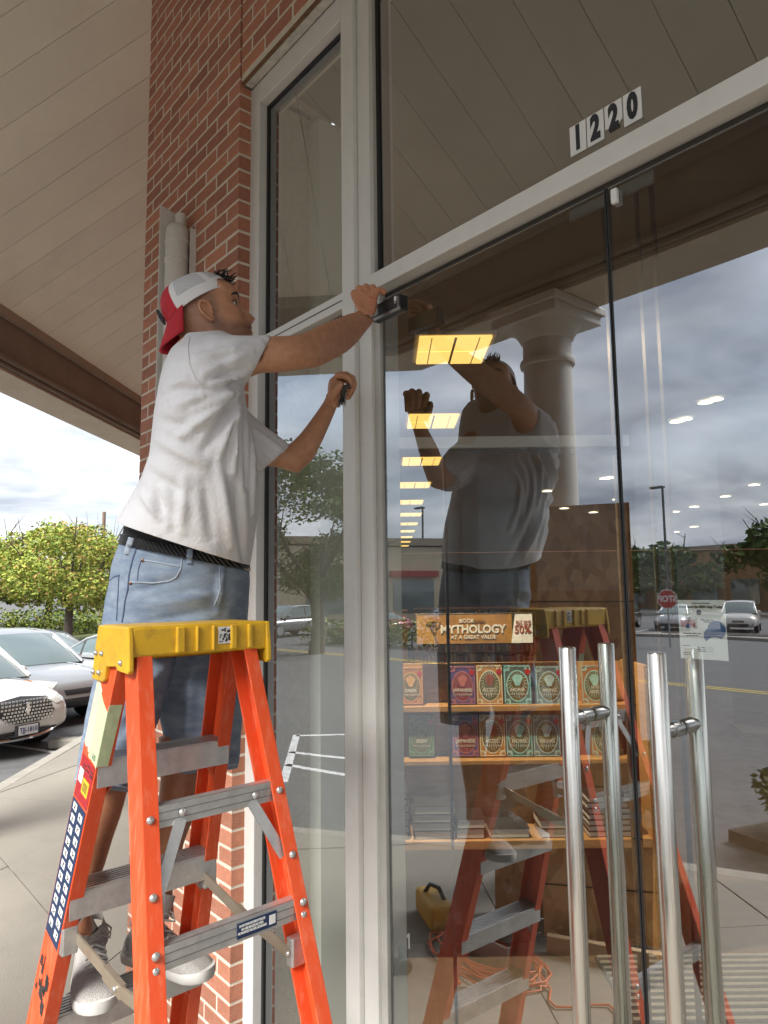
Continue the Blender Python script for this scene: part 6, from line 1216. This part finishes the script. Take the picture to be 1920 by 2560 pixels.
# ================================================================= OUTSIDE: sign, lamp posts, far building
sx,sy=-14.7,-25.8; st=thing('stop_sign',(sx,sy,LZ),'red octagonal STOP sign mirrored in the right glass door','sign'); fdir=np.array([0-sx,0-sy]); fdir=np.array([.35,.937]); rt_=np.array([-fdir[1],fdir[0]]);
rt3=np.array([-rt_[0]*-1,-rt_[1]*-1,0.]); rt3=np.array([rt_[0],rt_[1],0.]); n3=np.array([fdir[0],fdir[1],0.]); sc=np.array([sx,sy,1.50])
s=MB(); s.lathe([(.035,LZ),(.035,1.95)],(sx,sy,0),8); s.build('post',rimm,st)
def octo(r,off,mat,nm): s=MB(); s.prism([sc+n3*off+rt3*r*math.cos(math.pi/8+k*math.pi/4)+UZ*r*math.sin(math.pi/8+k*math.pi/4) for k in range(8)],n3*.004); return s.build(nm,mat,st)
octo(.41,.04,M('sign_white_sheet',(.70,.70,.68),.4),'border'); octo(.375,.046,M('sign_red_sheet',(.42,.02,.025),.4),'face'); text('STOP',.34,sc+n3*.053,rt3 if np.cross(rt3,UZ)@n3>0 else -rt3,UZ,M('sign_white_sheet'),st,'lettering',bold=.012,sx=.85)
for x,y,h,lb in ((-25.5,-46,9.0,'tall lot light pole mirrored beside the stop sign'),(-17,-66,10,'far lot light pole mirrored right of the notice'),(-44,-40,9,'lot light pole mirrored in the left door'),(-9,-60,10,'lot light pole mirrored at the right edge')):
    t=thing('light_pole',(x,y,LZ),lb,'light pole','lot light poles'); s=MB(); s.lathe([(.28,LZ),(.28,.6),(.10,.62),(.08,h)],(x,y,0),10); s.build('shaft',M('pole_bronze',(.06,.055,.05),.5),t,True); s=MB(); s.box(x-.9,x+.1,y-.2,y+.2,h-.05,h+.1); s.build('lamp_head',M('pole_bronze'),t,bevel=.03)
creamb=M('far_stucco',(.55,.47,.33),.9,var=.06,vs=1); t=thing('store_building',(-48,-34,LZ),'long cream store building mirrored behind the trees in the window','building','stores across the lot')
def fb(c,u,l,h,d,mat,nm,z0=LZ): c=np.array(c); u=np.array(u)/np.linalg.norm(u); s=MB(); s.obox((*c,z0+h/2),(*u,0),(-u[1],u[0],0),UZ,l/2,d/2,h/2); return s.build(nm,mat,t)
fu=np.array([.35,-.94]); fc=np.array([-52.,-30.]); fb(fc,fu,44,6.0,10,creamb,'wall'); fb(fc,fu,44.6,.6,10.6,M('far_trim',(.30,.24,.17),.9),'parapet',5.7); fn=np.array([.94,.35])
for k in range(6): fb(fc+fn*5.02+fu/np.linalg.norm(fu)*(-18+7.2*k),fu,3.6,2.6,.2,glassc,'shop_window',.2); fb(fc+fn*5.05+fu/np.linalg.norm(fu)*(-18+7.2*k),fu,4.2,.5,.9,M('awning_red',(.32,.04,.035),.8),'awning',3.1)
t=thing('store_building',(-10,-95,LZ),'low brown store building mirrored behind the stop sign','building','stores across the lot'); fb((-38,-84),(1,.1),26,6.5,12,M('far_brown',(.33,.19,.09),.9),'wall'); fb((-38,-84),(1,.1),26.5,.5,12.5,M('far_trim'),'parapet',6.2)
for k in range(5): fb((-47+4.6*k,-77.9+.46*k),(1,.1),3,2.6,.2,glassc,'shop_window',.3)
# ================================================================= OUTSIDE: boards, tools and cords by the column
osb=None
def osbmat():
    mt=bpy.data.materials.new('osb_board'); mt.use_nodes=True; nt=mt.node_tree; N=nt.nodes; L=nt.links; b=N['Principled BSDF']; b.inputs['Roughness'].default_value=.75
    tc=N.new('ShaderNodeTexCoord'); mp=N.new('ShaderNodeMapping'); mp.inputs['Scale'].default_value=(1,1,.55); L.new(tc.outputs['Object'],mp.inputs[0]); no=N.new('ShaderNodeTexNoise'); no.inputs['Scale'].default_value=4; no.inputs['Detail'].default_value=3; L.new(mp.outputs[0],no.inputs['Vector']); ad_=N.new('ShaderNodeMixRGB'); ad_.inputs[0].default_value=.18; L.new(mp.outputs[0],ad_.inputs[1]); L.new(no.outputs[1],ad_.inputs[2])
    v=N.new('ShaderNodeTexVoronoi'); v.inputs['Scale'].default_value=26; L.new(ad_.outputs[0],v.inputs['Vector']); r=N.new('ShaderNodeValToRGB'); e=r.color_ramp.elements; e[0].position=0; e[0].color=(.34,.18,.065,1); e[1].position=1; e[1].color=(.74,.50,.24,1); m_=e.new(.5); m_.color=(.55,.33,.14,1); L.new(v.outputs['Color'],r.inputs[0]); L.new(r.outputs[0],b.inputs['Base Color']); return mt
osb=osbmat(); stud=M('stud_wood',(.55,.38,.21),.7,var=.12,vs=6,stretch=(1,1,6))
def board(p,q,h,lean,label,th=.012):
    p=np.array([*p,.005]);q=np.array([*q,.005]); u=(q-p)/np.linalg.norm(q-p); n_=np.array([u[1],-u[0],0]); 
    if n_[1]>0: n_=-n_
    up=UZ*math.cos(lean)+n_*math.sin(lean); t=thing('osb_sheet',(p+q)/2,label,'board','chipboard sheets by the column'); s=MB(); s.prism([p,q,q+up*h,p+up*h],n_*th); s.build('sheet',osb,t)
    for k in range(1,4): s=MB(); s.prism([p+up*(h*k/4-.004)-n_*.0015,q+up*(h*k/4-.004)-n_*.0015,q+up*(h*k/4+.004)-n_*.0015,p+up*(h*k/4+.004)-n_*.0015],n_*.001); s.build('groove',M('osb_groove',(.05,.028,.012),.9),t)
    return t
board((-2.25,-2.30),(-3.0,-1.88),2.44,.10,'tall brown chipboard sheet leaning on the column, mirrored behind the left handle'); board((-2.12,-2.22),(-2.62,-1.85),1.05,.16,'short chipboard offcut leaning in front of the tall sheet')
s=MB(); s.bar((-2.0,-1.98,.05),(-2.5,-1.72,.05),UZ,.045,.02); tag(s.build('timber_stud',stud,bevel=.003),'short pale timber stud lying at the foot of the boards','timber'); 
def mir(x,y,z=0): p=onZ(x,y,z); return np.array([p[0],.084-p[1],z])
orc=M('cord_orange',(.62,.14,.045),.5); rc=rng(15); c0=mir(1200,2390); s=MB(); pts=[]
for i in range(150):
    a=i*.42; r_=.20+.05*math.sin(i*.37)+rc.uniform(-.02,.02); pts.append((c0[0]+math.cos(a)*r_*1.3+.0010*i,c0[1]+math.sin(a)*r_*.8+.03*math.sin(i*.11),.012+.0006*(i%40)+rc.uniform(0,.006)))
pts+=[(c0[0]+.45+.05*k,c0[1]+.1*math.sin(k*.9),.01) for k in range(8)]
s.tube(pts,.0055,6); tag(s.build('extension_cord',orc,None,True),'orange extension cord coiled on the sidewalk, mirrored in the left door','cord')
yb=mir(1085,2300); t=thing('tool_bag',yb,'yellow tool case lying left of the mirrored ladder rail','tool bag'); s=MB(); s.obox(yb+UZ*.07,(.9,.43,0),(-.43,.9,0),UZ,.16,.07,.07); s.build('case',M('tool_yellow',(.62,.36,.03),.5,var=.1,vs=10),t,bevel=.025); s=MB(); s.tube([yb+np.array([-.08,0,.13]),yb+np.array([-.03,0,.19]),yb+np.array([.04,0,.19]),yb+np.array([.09,0,.13])],.012,8); s.build('handle',bk,t,True)
bx=mir(1250,2395); t=thing('cardboard_box',bx,'small open grey cardboard box beside the coiled cord','box'); cm=M('cardboard',(.36,.33,.30),.9,var=.06,vs=8); s=MB()
for ax_,hy in (((1,0,0),0),): 
    s.obox(bx+np.array([0,.09,.06]),(1,0,0),(0,1,0),UZ,.13,.003,.06); s.obox(bx+np.array([0,-.09,.06]),(1,0,0),(0,1,0),UZ,.13,.003,.06); s.obox(bx+np.array([.13,0,.06]),(0,1,0),(1,0,0),UZ,.09,.003,.06); s.obox(bx+np.array([-.13,0,.06]),(0,1,0),(1,0,0),UZ,.09,.003,.06); s.obox(bx+np.array([0,0,.004]),(1,0,0),(0,1,0),UZ,.13,.09,.003)
s.build('box',cm,t); s=MB(); s.prism([bx+np.array([.132,-.09,.12]),bx+np.array([.132,.09,.12]),bx+np.array([.20,.09,.17]),bx+np.array([.20,-.09,.17])],(.003,0,0)); s.build('flap',cm,t)
cl_=mir(1105,2425); t=thing('spring_clamp',cl_,'orange plastic spring clamp on the sidewalk by the cord','clamp'); s=MB(); s.tube([cl_+np.array([0,0,.03]),cl_+np.array([.1,.05,.03]),cl_+np.array([.18,.06,.025])],[.022,.02,.01],8); s.tube([cl_+np.array([.02,0,.03]),cl_+np.array([.02,-.08,.06]),cl_+np.array([.06,-.13,.06])],[.02,.016,.008],8); s.build('jaws',M('clamp_orange',(.75,.13,.02),.45),t,True); s=MB(); s.tube([cl_+np.array([.18,.06,.01]),cl_+np.array([.24,.03,.012]),cl_+np.array([.26,.09,.012])],.004,6); s.build('spring',steeld,t,True)
fl=mir(1010,2415); t=thing('flashlight',fl,'grey torch lying at the far left of the mirrored tools','flashlight'); s=MB(); s.lathe([(.025,-.09),(.025,.03),(.035,.06),(.035,.09)],fl+UZ*.036,14,(.8,.6,0)); s.build('barrel',M('torch_grey',(.10,.11,.12),.4,.5),t,True)

def mst(a,c,w_=.11):
    p=onZ(a[0]*1.1573,a[1]*1.1573,LZ); q=onZ(c[0]*1.1573,c[1]*1.1573,LZ); stripe((p[0],.084-p[1]),(q[0],.084-q[1]),w_)
mst((640,1590),(800,1586)); mst((626,1625),(800,1645)); mst((618,1652),(800,1684)); mst((612,1690),(641,1588))
